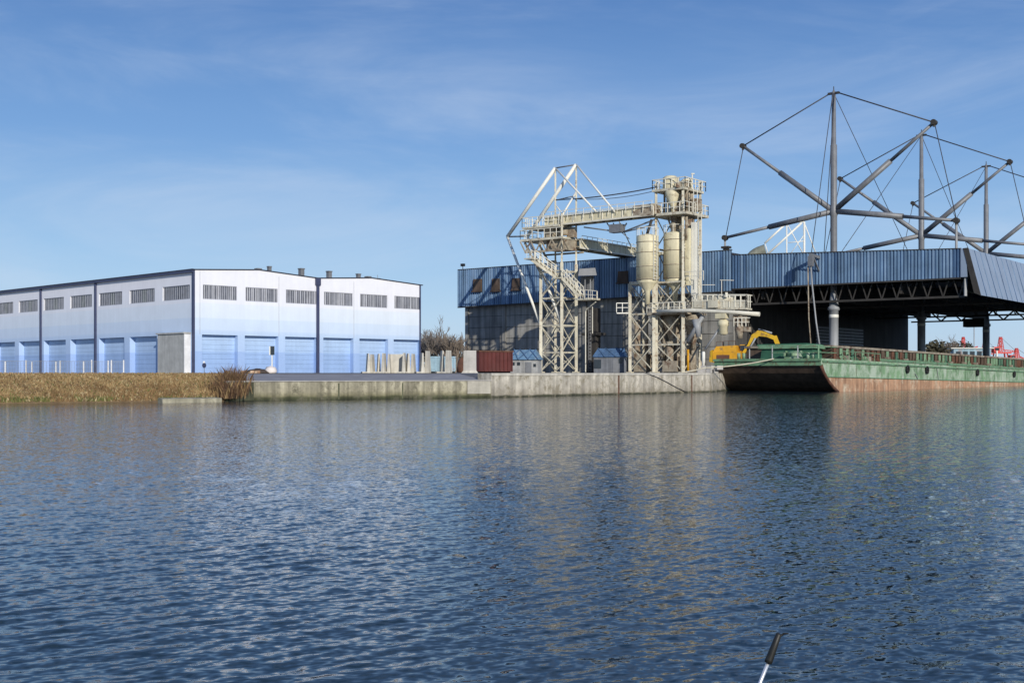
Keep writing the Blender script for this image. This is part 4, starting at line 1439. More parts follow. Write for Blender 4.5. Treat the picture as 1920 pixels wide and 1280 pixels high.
# silos
def silo(label, c, r, zb, zt, zc, parts=True, outlet=None):
    t = thing('silo', label, 'silo', V((c.x, c.y, zc)))
    b = V((c.x, c.y, 0))
    part('shell', M['cream'], t, lambda m: m.lathe(b, [(r, zb), (r, zt), (r * .97, zt + .08), (r * .5, zt + .25), (.15, zt + .32)], 32))
    for z in (zb + .02, zb + (zt - zb) * .3, zb + (zt - zb) * .62, zb + (zt - zb) * .86):
        part('hoop', M['towerdirty'], t, lambda m, z=z: m.lathe(b, [(r + .002, z), (r + .05, z + .01), (r + .05, z + .07), (r + .002, z + .08)], 32))
    part('cone', M['cream'], t, lambda m: m.lathe(b, [(.26, zc), (.30, zb - 1.25), (r * .8, zb - .35), (r * .95, zb - .02)], 28))
    part('ladder', M['rail'], t, lambda m: [m.beam(b + V((math.sin(an) * (r + .12), -math.cos(an) * (r + .12), zb)), b + V((math.sin(an) * (r + .12), -math.cos(an) * (r + .12), zt + .9)), .07) for an in (.42, .75)] +
         [m.beam(b + V((math.sin(.42) * (r + .12), -math.cos(.42) * (r + .12), zb + .35 * i)), b + V((math.sin(.75) * (r + .12), -math.cos(.75) * (r + .12), zb + .35 * i)), .05) for i in range(int((zt - zb) / .35))])
    part('roof_rail', M['rail'], t, lambda m: [m.beam(b + V((math.cos(i * math.tau / 10) * r, math.sin(i * math.tau / 10) * r, zt + .05)), b + V((math.cos(i * math.tau / 10) * r, math.sin(i * math.tau / 10) * r, zt + .95)), .05) for i in range(10)] +
         [m.beam(b + V((math.cos(i * math.tau / 10) * r, math.sin(i * math.tau / 10) * r, zt + .95)), b + V((math.cos((i + 1) * math.tau / 10) * r, math.sin((i + 1) * math.tau / 10) * r, zt + .95)), .05) for i in range(10)])
    return t


s1c = P(1214, 500, 131.5)
s1 = silo('slim cream silo standing alone on the lower frame, left of the tower', s1c, 1.22, 10.15, 14.9, 7.5)
part('inlet_pipe', M['darksteel'], s1, lambda m: [m.tube(P(1212, 443, 131.5), P(1222, 412, 131.8), .16, n=8), m.tube(P(1206, 443, 131.5), P(1204, 434, 131.5), .05, n=5)])
s2c = P(1266, 500, 131.7)
silo('broad cream silo inside the tall tower beneath the decks', s2c, 1.28, 10.3, 15.2, 7.6)

fr = thing('steel_trestle', 'cream cross braced trestle carrying the slim silo', 'trestle', P(1203, 698, 132.5))
DC = 133.6
C0 = V(((1181 - CX) * DC / F, DC, 0))
FW = 3.05
fc = {'a': C0, 'b': C0 + U2 * FW, 'c': C0 + V2 * FW, 'd': C0 + U2 * FW + V2 * FW}
for k, c in fc.items():
    part('leg', M['tower'], fr, lambda m, c=c: [m.beam(c, c + Z * 9.9, .34), m.box(c + Z * .003, .65, .65, .12, U2, V2)])
flv = [.15, 3.1, 6.5, 9.85]
def fface(p, q):
    def f(m):
        for z0, z1 in zip(flv, flv[1:]):
            m.beam(p + Z * z0, q + Z * z1, .10)
            m.beam(q + Z * z0, p + Z * z1, .095)
        for z in flv[1:]:
            m.beam(p + Z * z, q + Z * z, .16)
    part('bracing', M['tower'], fr, f)
for x, y in (('a', 'b'), ('a', 'c'), ('b', 'd'), ('c', 'd')):
    fface(fc[x], fc[y])
part('top_ring', M['tower'], fr, lambda m: [m.beam(fc[x] + Z * 10.0, fc[y] + Z * 10.0, .2, .24) for x, y in (('a', 'b'), ('c', 'd'))] + [m.beam(fc[x] + Z * 10.002, fc[y] + Z * 10.002, .19, .24) for x, y in (('a', 'c'), ('b', 'd'))])
part('side_bracket', M['white'], fr, lambda m: [m.railing([P(1156, 585, 133.5), P(1178, 585, 133.6)], 1.0, .55, .04), m.beam(P(1156, 587, 133.5), P(1180, 587, 133.6), .25, .12)])

# machinery in the lower tower
mc = thing('hopper_machine', 'dusty brown hoppers and chutes crowded inside the tower base', 'machinery', cB)
def _mc(m):
    for px, yt, d, r0 in ((1262, 588, 132.5, 1.1), (1300, 588, 131, 1.0), (1245, 590, 134, .9)):
        c = P(px, yt, d)
        b = V((c.x, c.y, 0))
        m.lathe(b, [(.2, 2.6), (.25, 3.2), (r0, 5.4), (r0, 6.3)], 4)
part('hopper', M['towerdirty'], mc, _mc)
def _mc2(m):
    for px, y0, y1, d, rr in ((1256, 640, 697, 131.5, .4), (1270, 640, 697, 132, .3), (1300, 640, 697, 131.4, .28), (1293, 620, 697, 132, .35), (1246, 610, 697, 133.5, .25), (1195, 600, 697, 134.5, .35), (1212, 560, 690, 133.8, .22)):
        m.tube(P(px, y0, d), P(px, y1, d), rr, n=10)
    m.box(P(1262, 697, 131.5), 1.8, 1.5, 1.2, U2, V2)
    m.box(P(1290, 697, 131.5), 1.4, 1.2, 1.8, U2, V2)
    m.box(P(1205, 697, 134), 1.6, 1.2, 2.0, U2, V2)
    m.tube(P(1240, 668, 132), P(1275, 628, 132), .3, n=8)
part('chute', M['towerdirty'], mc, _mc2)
part('pipe', M['orange'], mc, lambda m: m.tube(P(1290, 697, 130.6), P(1290, 655, 130.6), .13, n=8))

# loading boom
LB0 = P(1232, 583, 130.6)
LB1 = P(1424, 589, 124.6)
bm = thing('loading_boom', 'cream loading boom with railed gallery reaching right over the yellow excavator', 'boom', P(1330, 585, 128))
part('main_pipe', M['rail'], bm, lambda m: m.path([LB0, P(1300, 582, 128.4), P(1370, 585, 126.2), LB1], [.2, .2, .2, .24], 10))
G0, G1 = P(1296, 579, 129.5), P(1399, 580, 126.0)
gd = (G1 - G0).normalized()
gn = V((-gd.y, gd.x, 0)).normalized()
def gal(m):
    m.hexa([G0, G1, G1 + gn * 1.6, G0 + gn * 1.6], [x + Z * .18 for x in (G0, G1, G1 + gn * 1.6, G0 + gn * 1.6)])
    m.hexa([G0 + Z * .181, G1 + Z * .181, G1 + gn * .06 + Z * .181, G0 + gn * .06 + Z * .181], [G0 + Z * 1.0, G1 + Z * 1.0, G1 + gn * .06 + Z * 1.0, G0 + gn * .06 + Z * 1.0])
part('gallery', M['tower'], bm, gal)
part('railing', M['rail'], bm, lambda m: [m.railing([G0 + gn * 1.6 + Z * .2, G0 + Z * .2, G1 + Z * .2, G1 + gn * 1.6 + Z * .2, G0 + gn * 1.6 + Z * .2], 1.35, .62, .045)])
def motor(m):
    for px, y, d, s in ((1312, 577, 129.3, .8), (1340, 577, 128.2, .9), (1358, 577, 127.8, .6), (1378, 577, 127.2, .8)):
        m.box(P(px, y, d), s * 1.3, s, s * .9, U2, V2)
    m.tube(P(1320, 560, 129), P(1375, 562, 127), .3, n=10)
part('drive_unit', M['tower'], bm, motor)
part('antenna', M['rail'], bm, lambda m: [m.beam(P(1353, 555, 127), P(1353, 525, 127), .06), m.beam(P(1350, 525, 127), P(1376, 525.5, 126.6), .06), m.beam(P(1312, 534, 128.5), P(1341, 534, 128), .06), m.beam(P(1312, 534, 128.5), P(1312, 555, 128.5), .06), m.box(P(1362, 557, 127), .25, .25, .5)])
def spout(m):
    for px, y0, y1, d, rr in ((1381, 592, 620, 126.3, .2), (1389, 592, 606, 126, .32), (1403, 583, 622, 125.6, .07), (1377, 590, 612, 126.4, .16)):
        m.tube(P(px, y0, d), P(px, y1, d), rr, n=10)
    b = P(1387, 625, 126)
    m.lathe(V((b.x, b.y, 0)), [(.3, 3.6), (.32, 4.0), (.5, 4.35), (.5, 4.8), (.3, 5.2), (.3, 5.8)], 16)
    m.box(P(1396, 622, 125.9), 1.1, .9, .5, U2, V2)
    m.box(P(1395, 606, 125.9), 1.0, .9, .7, U2, V2)
part('loading_spout', M['towerdirty'], bm, spout)
part('railing', M['rail'], bm, lambda m: m.railing([P(1376, 612, 125.6), P(1406, 612, 125.2), P(1406, 612, 126.6)], .9, .45, .04))
part('collector', M['cream'], bm, lambda m: [m.lathe(V((P(1356, 600, 127).x, 127, 0)), [(.25, 4.0), (.5, 4.15), (.5, 4.9), (.62, 5.0), (.62, 5.4), (.3, 5.7)], 16), m.box(P(1354, 597, 127), 1.2, .9, .5, U2, V2)])
part('support', M['steel_pale'], bm, lambda m: [m.tube(P(1322, 655, 127.5), P(1352, 612, 127.2), .12, n=8), m.tube(P(1290, 640, 129.5), P(1318, 592, 128.6), .25, n=8), m.tube(P(1306, 598, 129), P(1310, 632, 129), .5, .25, n=10)])

c = P(1319, 698, 112)
c.z = 0
t = thing('mooring_post', 'small white capped post on the quay corner before the barge bow', 'post', c)
part('post', M['white'], t, lambda m: m.lathe(c, [(.12, 0), (.12, .9), (.16, .95), (.16, 1.9), (.1, 2.0)], 12))
part('base', M['concrete2'], t, lambda m: m.box(c, 1.1, .9, .45))
c = P(1332, 697, 108)
c.z = 0
m = MB()
for i in range(6):
    s = .5 + .2 * random.random()
    e = V((math.cos(i * 1.3), math.sin(i * 1.3), 0))
    m.box(c + V((-.9 + i * .33, random.uniform(-.3, .3), (i % 2) * .3)), s, .45, .36, e, V((-e.y, e.x, 0)))
tag(m.build('rubble_pile', M['concrete2'], loc=c), 'pile of broken grey blocks at the quay corner beside the barge', 'rubble')

# far twin A-frame behind the hall
af = thing('lattice_frame', 'distant white A-frame lattice showing above the hall roof under the big mast arm', 'frame', P(1490, 698, 260))
for a, b, rr in (((1434, 456), (1475, 418), .24), ((1440, 476), (1503, 418), .24), ((1508, 416), (1508, 697), .24), ((1475, 418), (1475, 697), .16), ((1508, 418), (1530, 476), .13), ((1475, 418), (1506, 476), .11), ((1434, 456), (1440, 476), .12), ((1478, 455), (1507, 452), .1), ((1475, 418), (1508, 416), .14), ((1482, 476), (1508, 440), .09)):
    part('strut', M['white'], af, lambda m, a=a, b=b, rr=rr: m.tube(P(a[0], a[1], 260), P(b[0], b[1], 260), rr, n=6))

# ------------------------------------------------------------------ barge
BO = V((28.75, 106.1, 0))
PITCH = -.0137
Bq = lambda l, c, z: BO + V2 * l - U2 * c + Z * (z + PITCH * l)
BWD = 10.2
barge = thing('barge', 'long green cargo barge with rusty boot top and square raked bow moored at the quay', 'barge', Bq(20, 5, WZ))
prof = [(-3.6, 1.22), (-3.6, .62), (-3.0, -.05), (-2.0, -.75), (-.9, -1.3), (.2, -1.72), (1.6, -2.4)]
BL = 95
def zt(l): return 1.27 - .0
def hull(m):
    n = len(prof)
    # bow plates
    for i in range(n - 1):
        (l0, z0), (l1, z1) = prof[i], prof[i + 1]
        mi = 1 if i == 0 else 2
        m.poly([Bq(l0, 0, z0), Bq(l0, BWD, z0), Bq(l1, BWD, z1), Bq(l1, 0, z1)], mi)
    # sides
    zr = -.36
    for c in (0, BWD):
        green = [(-3.6, 1.22), (-3.6, .62), (-3.0, -.05), (-2.55, zr)]
        m.poly([Bq(l, c, z) for l, z in green] + [Bq(BL, c, zr), Bq(BL, c, 1.22)], 0)
        red = [(-2.55, zr), (-2.0, -.75), (-.9, -1.3), (.2, -1.72), (1.6, -2.4)]
        m.poly([Bq(l, c, z) for l, z in red] + [Bq(BL, c, -2.4), Bq(BL, c, zr)], 3)
    m.poly([Bq(1.6, 0, -2.4), Bq(1.6, BWD, -2.4), Bq(BL, BWD, -2.4), Bq(BL, 0, -2.4)], 2)
    m.poly([Bq(BL, 0, -2.4), Bq(BL, BWD, -2.4), Bq(BL, BWD, 1.22), Bq(BL, 0, 1.22)], 0)
part('hull', [M['hullgreen'], M['midgreen'], M['bowrust'], M['rustband']], barge, hull)
part('deck', M['darkgreen'], barge, lambda m: [m.poly([Bq(-3.6, .02, 1.21), Bq(.9, .02, 1.21), Bq(.9, BWD - .02, 1.21), Bq(-3.6, BWD - .02, 1.21)]), m.poly([Bq(.9, .02, 1.21), Bq(BL, .02, 1.21), Bq(BL, .95, 1.21), Bq(.9, .95, 1.21)]),
                                                m.poly([Bq(.9, BWD - .95, 1.21), Bq(BL, BWD - .95, 1.21), Bq(BL, BWD - .02, 1.21), Bq(.9, BWD - .02, 1.21)])])
def rub(m):
    for c in (-.06, BWD + .06):
        m.beam(Bq(-3.4, c, .98), Bq(BL, c, .98), .12, .16)
        m.beam(Bq(-2.6, c, -.36), Bq(BL, c, -.36), .06, .07)
    m.beam(Bq(-3.68, -.05, 1.1), Bq(-3.68, BWD + .05, 1.1), .16, .22)
    m.beam(Bq(-3.66, -.05, .66), Bq(-3.66, BWD + .05, .66), .10, .12)
part('rubbing_strake', M['midgreen'], barge, rub)
part('rake_edge', M['rust'], barge, lambda m: m.path([Bq(l, -.01, z) for l, z in prof[1:6]], .16, 6))
# coaming
def coam(m):
    for c in (.95, BWD - 1.1):
        m.hexa([Bq(1.0, c, 1.2), Bq(BL - 3, c, 1.2), Bq(BL - 3, c + .12, 1.2), Bq(1.0, c + .12, 1.2)], [Bq(1.0, c, 2.32), Bq(BL - 3, c, 2.75), Bq(BL - 3, c + .12, 2.75), Bq(1.0, c + .12, 2.32)])
    m.hexa([Bq(1.0, 1.08, 1.2), Bq(1.0, BWD - 1.11, 1.2), Bq(1.12, BWD - 1.11, 1.2), Bq(1.12, 1.08, 1.2)], [Bq(1.0, 1.08, 2.32), Bq(1.0, BWD - 1.11, 2.32), Bq(1.12, BWD - 1.11, 2.32), Bq(1.12, 1.08, 2.32)])
part('hatch_coaming', M['bowrust'], barge, coam)
part('coaming_rail', M['coaming'], barge, lambda m: [m.beam(Bq(.8, .93, 2.4), Bq(BL - 3, .93, 2.83), .3, .2), m.beam(Bq(.8, BWD - 1, 2.4), Bq(BL - 3, BWD - 1, 2.83), .3, .2), m.beam(Bq(.9, .95, 2.4), Bq(.9, BWD - 1, 2.4), .28, .2)])
l, k = 1.4, 0
while l < 80:
    def stay(m, l=l, k=k):
        h = 2.30 + .0045 * l
        m.beam(Bq(l, .80, 1.22), Bq(l, .80, h - .05), .13 if k % 3 else .22, .25)
        m.beam(Bq(l, .25, 1.25), Bq(l, .85, 1.9), .09)
    part('coaming_stay', M[random.choice(('midgreen', 'rust', 'darkgreen', 'bowrust', 'midgreen'))], barge, stay)
    if k % 4 == 1:
        part('deck_box', M['coaming'], barge, lambda m, l=l: m.box(Bq(l + .5, .5, 1.215), .6, .45, random.uniform(.25, .6), V2, U2))
    l += random.uniform(1.0, 1.5)
    k += 1
def rails(m):
    m.railing([Bq(l, .12, 1.22) for l in (1.5, 11)], .75, 1.5, .03, mid=False)
    m.beam(Bq(11, .1, 1.4), Bq(BL - 5, .1, 1.4), .06, .25)
part('side_rail', M['midgreen'], barge, rails)
def tyres(m):
    for l in (18, 24.0, 42, 58):
        c = Bq(l, -.16, .62)
        for i in range(12):
            a0, a1 = i * math.tau / 12, (i + 1) * math.tau / 12
            m.tube(c + (V2 * math.cos(a0) + Z * math.sin(a0)) * .32, c + (V2 * math.cos(a1) + Z * math.sin(a1)) * .32, .11, n=6)
part('tyre_fender', M['black'], barge, tyres)
for l in (4.5, 11.0, 17.5, 24.5, 31.0, 38.0, 46.0, 55.0):
    part('plate_seam', M['midgreen'], barge, lambda m, l=l: m.beam(Bq(l, -.012, -.3), Bq(l, -.012, 1.0), .07, .05))
# bow deck gear
part('deck_house', M['darkgreen'], barge, lambda m: m.hexa([Bq(-1.6, 1.6, 1.215), Bq(-1.6, 6.6, 1.215), Bq(.6, 6.6, 1.215), Bq(.6, 1.6, 1.215)], [Bq(-1.5, 1.7, 2.15), Bq(-1.5, 6.5, 2.15), Bq(.5, 6.5, 2.15), Bq(.5, 1.7, 2.15)]))
part('deck_house_lid', M['midgreen'], barge, lambda m: m.hexa([Bq(-1.75, 1.4, 2.16), Bq(-1.75, 6.8, 2.16), Bq(.8, 6.8, 2.16), Bq(.8, 1.4, 2.16)], [Bq(-1.65, 1.5, 2.5), Bq(-1.65, 6.7, 2.5), Bq(.7, 6.7, 2.5), Bq(.7, 1.5, 2.5)]))
for c in (2.3, 4.7, 6.9):
    part('stanchion', M['steel_pale'], barge, lambda m, c=c: m.beam(Bq(-3.2, c, 1.22), Bq(-3.2, c, 2.35 if c < 6.5 else 2.1), .09))
part('bow_rail', M['midgreen'], barge, lambda m: [m.beam(Bq(-3.2, .4, z), Bq(-3.2, 4.7, z), .08) for z in (1.75, 2.25)] + [m.beam(Bq(-3.2, .4, 1.22), Bq(-3.2, .4, 2.3), .12), m.beam(Bq(-3.2, .42, 2.25), Bq(.8, .42, 2.3), .08), m.beam(Bq(-3.2, .42, 1.75), Bq(.8, .42, 1.8), .07)])
part('anchor_winch', M['hullgreen'], barge, lambda m: [m.tube(Bq(-2.3, 2.6, 1.6), Bq(-2.3, 3.6, 1.6), .3, n=12), m.box(Bq(-2.4, 3.1, 1.215), .7, 1.3, .25, V2, U2), m.box(Bq(-2.4, 2.4, 1.216), .5, .12, .7, V2, U2), m.box(Bq(-2.4, 3.8, 1.216), .5, .12, .7, V2, U2)])
part('bollard', M['hullgreen'], barge, lambda m: [m.tube(Bq(-2.9, c, 1.215), Bq(-2.9, c, 1.75), .14, n=10) for c in (1.0, 1.5, 7.6, 8.1)])
part('bollard', M['midgreen'], barge, lambda m: [m.tube(Bq(l + o_, .3, 1.215), Bq(l + o_, .3, 1.65), .12, n=10) for l in (7, 22, 40) for o_ in (0, .5)])
part('cargo_cover', M['darkgreen'], barge, lambda m: m.hexa([Bq(1.3, 3.2, 1.4), Bq(1.3, 8.9, 1.4), Bq(5.5, 8.9, 1.4), Bq(5.5, 3.2, 1.4)], [Bq(1.6, 3.6, 2.75), Bq(1.6, 8.4, 2.7), Bq(5.2, 8.4, 2.7), Bq(5.2, 3.6, 2.75)]))
part('draught_mark', M['steel'], barge, lambda m: [m.beam(Bq(20.5, -.03, .2), Bq(21.3, -.03, -.3), .08), m.beam(Bq(27.5, -.03, .85), Bq(28.0, -.03, -.3), .07)])

rp = thing('mooring_rope', 'pale slack rope from the barge bow down to the quay edge', 'rope', P(1340, 687, 105))
part('strand', M['rope'], rp, lambda m: m.path(sagged(Bq(-3.75, 4.3, 1.2), V((16.6, 103.6, .45)), .15, 12) + sagged(V((16.6, 103.6, .45)), V((14.2, 100.6, .06)), .05, 5)[1:], .05, 6))
rp = thing('slack_line', 'thin dark line trailing down the pale quay wall to the water', 'rope', P(1250, 715, 97))
def qb_pt(px, z):
    p, q = QB[1], QB[2]
    k = (px - CX) / F
    d = q - p
    s = (k * p.y - p.x) / (d.x - k * d.y)
    c = p + d * s
    n = V((d.y, -d.x, 0)).normalized()
    return c + n * .05 + Z * z
part('strand', M['cable'], rp, lambda m: m.path([qb_pt(1206, .06), qb_pt(1218, -.12), qb_pt(1232, -.35), qb_pt(1250, -.75), qb_pt(1268, -1.2), qb_pt(1284, -1.55)], .03, 5))

# ------------------------------------------------------------------ excavator
EXD = 121.5
ec = P(1368, 698, EXD)
ec.z = 0
ex = thing('excavator', 'yellow excavator with its bent boom raised, standing behind the barge bow', 'excavator', ec)
ed = V((.93, -.36, 0)).normalized()
en = V((.36, .93, 0)).normalized()
q = lambda a, b, z: ec + ed * (a * .9 + .1) + en * b * .9 + Z * z * .97
def tracks(m):
    for sg in (-1, 1):
        c = sg * 1.1
        pr = [(-1.6, .35), (-1.35, .02), (1.35, .02), (1.6, .35), (1.35, .75), (-1.35, .75)]
        m.hexa([q(a, c - .28, z) for a, z in pr], [q(a, c + .28, z) for a, z in pr])
part('track', M['black'], ex, tracks)
part('body', M['orange'], ex, lambda m: [m.hexa([q(-1.75, -1.3, 1.1), q(1.3, -1.3, 1.1), q(1.3, 1.3, 1.1), q(-1.75, 1.3, 1.1)], [q(-1.8, -1.3, 2.2), q(1.3, -1.3, 2.2), q(1.3, 1.3, 2.2), q(-1.8, 1.3, 2.2)]),
                                         m.hexa([q(-1.75, -1.28, 2.201), q(.9, -1.28, 2.201), q(.9, 1.28, 2.201), q(-1.75, 1.28, 2.201)], [q(-1.4, -1.1, 2.75), q(.8, -1.1, 2.85), q(.8, 1.1, 2.85), q(-1.4, 1.1, 2.75)])])
part('counterweight', M['yellow'], ex, lambda m: m.hexa([q(-2.2, -1.2, 1.15), q(-1.81, -1.3, 1.1), q(-1.81, 1.3, 1.1), q(-2.2, 1.2, 1.15)], [q(-2.1, -1.2, 2.25), q(-1.81, -1.3, 2.4), q(-1.81, 1.3, 2.4), q(-2.1, 1.2, 2.25)]))
part('grille', M['rust'], ex, lambda m: m.box(q(-.6, -1.315, 1.35), 1.3, .04, .5, ed, en))
cabo = part('cab', M['orange'], ex, lambda m: m.hexa([q(.95, .2, 2.21), q(1.75, .2, 2.21), q(1.75, 1.25, 2.21), q(.95, 1.25, 2.21)], [q(1.0, .25, 2.95), q(1.6, .25, 2.95), q(1.6, 1.2, 2.95), q(1.0, 1.2, 2.95)]))
part('cab_window', M['cabglass'], cabo, lambda m: m.box(q(1.32, .19, 2.3), .5, .06, .55, ed, en))
def boom(m):
    up = [(1.3, 2.1), (1.95, 2.95), (2.4, 3.95), (3.1, 4.4), (4.0, 4.2), (5.0, 3.75)]
    lo = [(1.75, 2.0), (2.3, 2.75), (2.7, 3.45), (3.2, 3.8), (4.0, 3.72), (4.85, 3.4)]
    for i in range(5):
        pr = [up[i], up[i + 1], lo[i + 1], lo[i]]
        m.hexa([q(a, -.22, z) for a, z in pr], [q(a, .22, z) for a, z in pr])
part('boom', M['yellow'], ex, boom)
part('stick', M['yellow'], ex, lambda m: m.hexa([q(4.65, -.2, 3.75), q(5.1, -.2, 3.85), q(5.55, -.2, 2.8), q(5.15, -.2, 2.6)], [q(4.65, .2, 3.75), q(5.1, .2, 3.85), q(5.55, .2, 2.8), q(5.15, .2, 2.6)]))
part('bucket', M['rust'], ex, lambda m: m.hexa([q(5.1, -.5, 2.65), q(5.65, -.5, 2.8), q(5.9, -.5, 2.0), q(5.3, -.5, 1.8)], [q(5.1, .5, 2.65), q(5.65, .5, 2.8), q(5.9, .5, 2.0), q(5.3, .5, 1.8)]))
part('hose', M['black'], ex, lambda m: [m.path([q(1.6, y_, 2.5), q(2.2, y_, 3.5), q(2.7, y_, 4.25), q(3.4, y_, 4.5), q(4.6, y_, 3.95)], .035, 5) for y_ in (-.16, .12)])
part('exhaust_pipe', M['black'], ex, lambda m: m.tube(q(-.9, .5, 2.75), q(-.9, .5, 3.25), .07, n=8))
part('handrail', M['rust'], ex, lambda m: m.railing([q(-1.4, -1.1, 2.76), q(.7, -1.1, 2.86)], .45, .7, .02, mid=False))
part('hydraulic_ram', M['steel_pale'], ex, lambda m: [m.tube(q(1.9, -.36, 2.1), q(2.85, -.36, 3.6), .09, n=8), m.tube(q(3.1, 0, 4.5), q(4.6, 0, 4.1), .1, n=8)])

# ------------------------------------------------------------------ vegetation behind
def bare_tree(name, label, px, d, h, spread, seed, mt, n0=6, group=None, maxlev=4):
    rnd = random.Random(seed)
    c = P(px, 698, d)
    c.z = 0
    t = thing(name, label, 'tree', c, group)
    tr, cr = MB(), MB()
    def grow(p, dr, ln, r_, lev):
        mb = tr if lev < 2 else cr
        mid = p + dr * ln * .5 + V((rnd.uniform(-1, 1), rnd.uniform(-1, 1), 0)) * ln * .06
        e = p + dr * ln
        mb.path([p, mid, e], [r_, r_ * .85, r_ * .62], 5 if lev < 2 else 3, cap=False)
        if lev >= maxlev:
            return
        k = 4 if lev < 2 else 3
        for i in range(k):
            nd = (dr + V((rnd.gauss(0, 1), rnd.gauss(0, 1), rnd.uniform(.1, 1.1))) * (.36 if lev else .42)).normalized()
            f = rnd.uniform(.45, 1)
            grow(p.lerp(e, f), nd, ln * rnd.uniform(.52, .8), max(r_ * .6, .028), lev + 1)
    for i in range(n0):
        a = rnd.random() * math.tau
        grow(c + V((math.cos(a), math.sin(a), 0)) * rnd.random() * spread * .25, V((math.cos(a) * .3 * spread / 3, math.sin(a) * .3, 1)).normalized(), h * rnd.uniform(.30, .40), .085, 0)
    tr.build('trunk', mt, t)
    cr.build('crown', mt, t)


bare_tree('bare_tree', 'tallest bare grey tree just right of the warehouse end', 817, 164, 7.2, 3.4, 3, M['bark'], 8)
bare_tree('bare_tree', 'low bare tree pressed against the warehouse end corner', 799, 170, 6.4, 2.4, 5, M['bark'], 7)
bare_tree('bare_tree', 'bare brownish tree growing beside the grey hall wall', 853, 157, 6.4, 2.6, 8, M['bark2'], 8)
bare_tree('bare_tree', 'bare thin bush between the two taller bare trees', 837, 158, 5.8, 2.6, 13, M['bark2'], 7)


def leafy(name, label, cat, c, a, b, h, n, mt, leaf=.16, seed=1):
    r2 = np.random.default_rng(seed)
    pts = r2.normal(0, 1, (n, 3))
    pts /= np.linalg.norm(pts, axis=1)[:, None]
    pts *= (.45 + .55 * r2.random(n) ** .5)[:, None]
    lump = 1 + .22 * np.sin(pts[:, 0] * 6 + seed) * np.sin(pts[:, 1] * 5) + .12 * np.sin(pts[:, 0] * 17)
    pts = pts * lump[:, None] * np.array([a, b, h / 2]) + np.array([0, 0, h / 2])
    pts[:, 2] = np.abs(pts[:, 2])
    m = MB()
    for p in pts:
        dr = V(r2.normal(0, 1, 3)).normalized()
        x, y = frame_of(dr)
        s = leaf * r2.uniform(.5, 1.4)
        o_ = c + V(p)
        m.poly([o_ - x * s, o_ - y * s * .6, o_ + x * s, o_ + y * s * .6])
    return m


c = P(830, 698, 160)
c.z = 0
tag(leafy('hedge', '', '', c, 4.6, 1.2, 2.6, 2200, None, .15, 4).build('hedge', M['hedge'], loc=c), 'dark hedge under the bare trees between warehouse and hall', 'hedge')
c = P(1752, 698, 215)
c.z = 0
t = thing('evergreen_bush', 'dark evergreen bush seen through the open hall beside the second pillar', 'bush', c)
leafy('crown', '', '', c + Z * .6, 2.4, 1.5, 5.0, 1600, None, .28, 6).build('crown', M['hedge'], t)
part('trunk', M['bark'], t, lambda m: m.tube(c, c + Z * 2, .18, n=6))
bare_tree('bare_tree', 'lone bare tree seen far off through the open hall end', 1772, 255, 9.4, 3.6, 21, M['bark2'], 3)
c = P(1788, 698, 262)
c.z = 0
tag(leafy('hedge', '', '', c, 6.5, 1.5, 6.6, 3600, None, .3, 9).build('hedge', M['hedge'], loc=c), 'dark distant hedge under the lone tree behind the hall', 'hedge')

# workboat and red cranes behind the hall
bd = 216
c = P(1822, 690, bd)
wb = thing('workboat', 'green workboat with a pale deckhouse roof behind the barge', 'boat', V((c.x, c.y, WZ)))
e1, e2 = V((1, -.15, 0)).normalized(), V((.15, 1, 0)).normalized()
c.z = 0
qq = lambda a, b, z: c + e1 * a + e2 * b + Z * z
part('hull', M['darkgreen'], wb, lambda m: m.hexa([qq(-4.0, -1.6, -2), qq(4.2, -1.6, -2), qq(4.2, 1.6, -2), qq(-4.0, 1.6, -2)], [qq(-4.6, -2, 2.3), qq(4.6, -2, 2.3), qq(4.6, 2, 2.3), qq(-4.6, 2, 2.3)]))
part('deckhouse', M['bluebox'], wb, lambda m: m.box(qq(-.2, 0, 2.3), 6.4, 2.8, 2.0, e1, e2))
part('window', M['cabglass'], wb, lambda m: [m.box(qq(-2.6 + 1.2 * i, -1.42, 3.1), .8, .06, .7, e1, e2) for i in range(5)])
part('deckhouse_roof', M['white'], wb, lambda m: m.box(qq(-.2, 0, 4.31), 7.4, 3.2, .16, e1, e2))
part('hull_trim', M['hullgreen'], wb, lambda m: m.beam(qq(-4.6, -2.03, 2.2), qq(4.6, -2.03, 2.2), .1, .3))
part('mast', M['steel'], wb, lambda m: m.beam(qq(.4, 0, 4.48), qq(.4, 0, 10.0), .12))
part('life_raft', M['black'], wb, lambda m: m.tube(qq(-.6, -1.7, 2.7), qq(.2, -1.7, 2.7), .35, n=12))


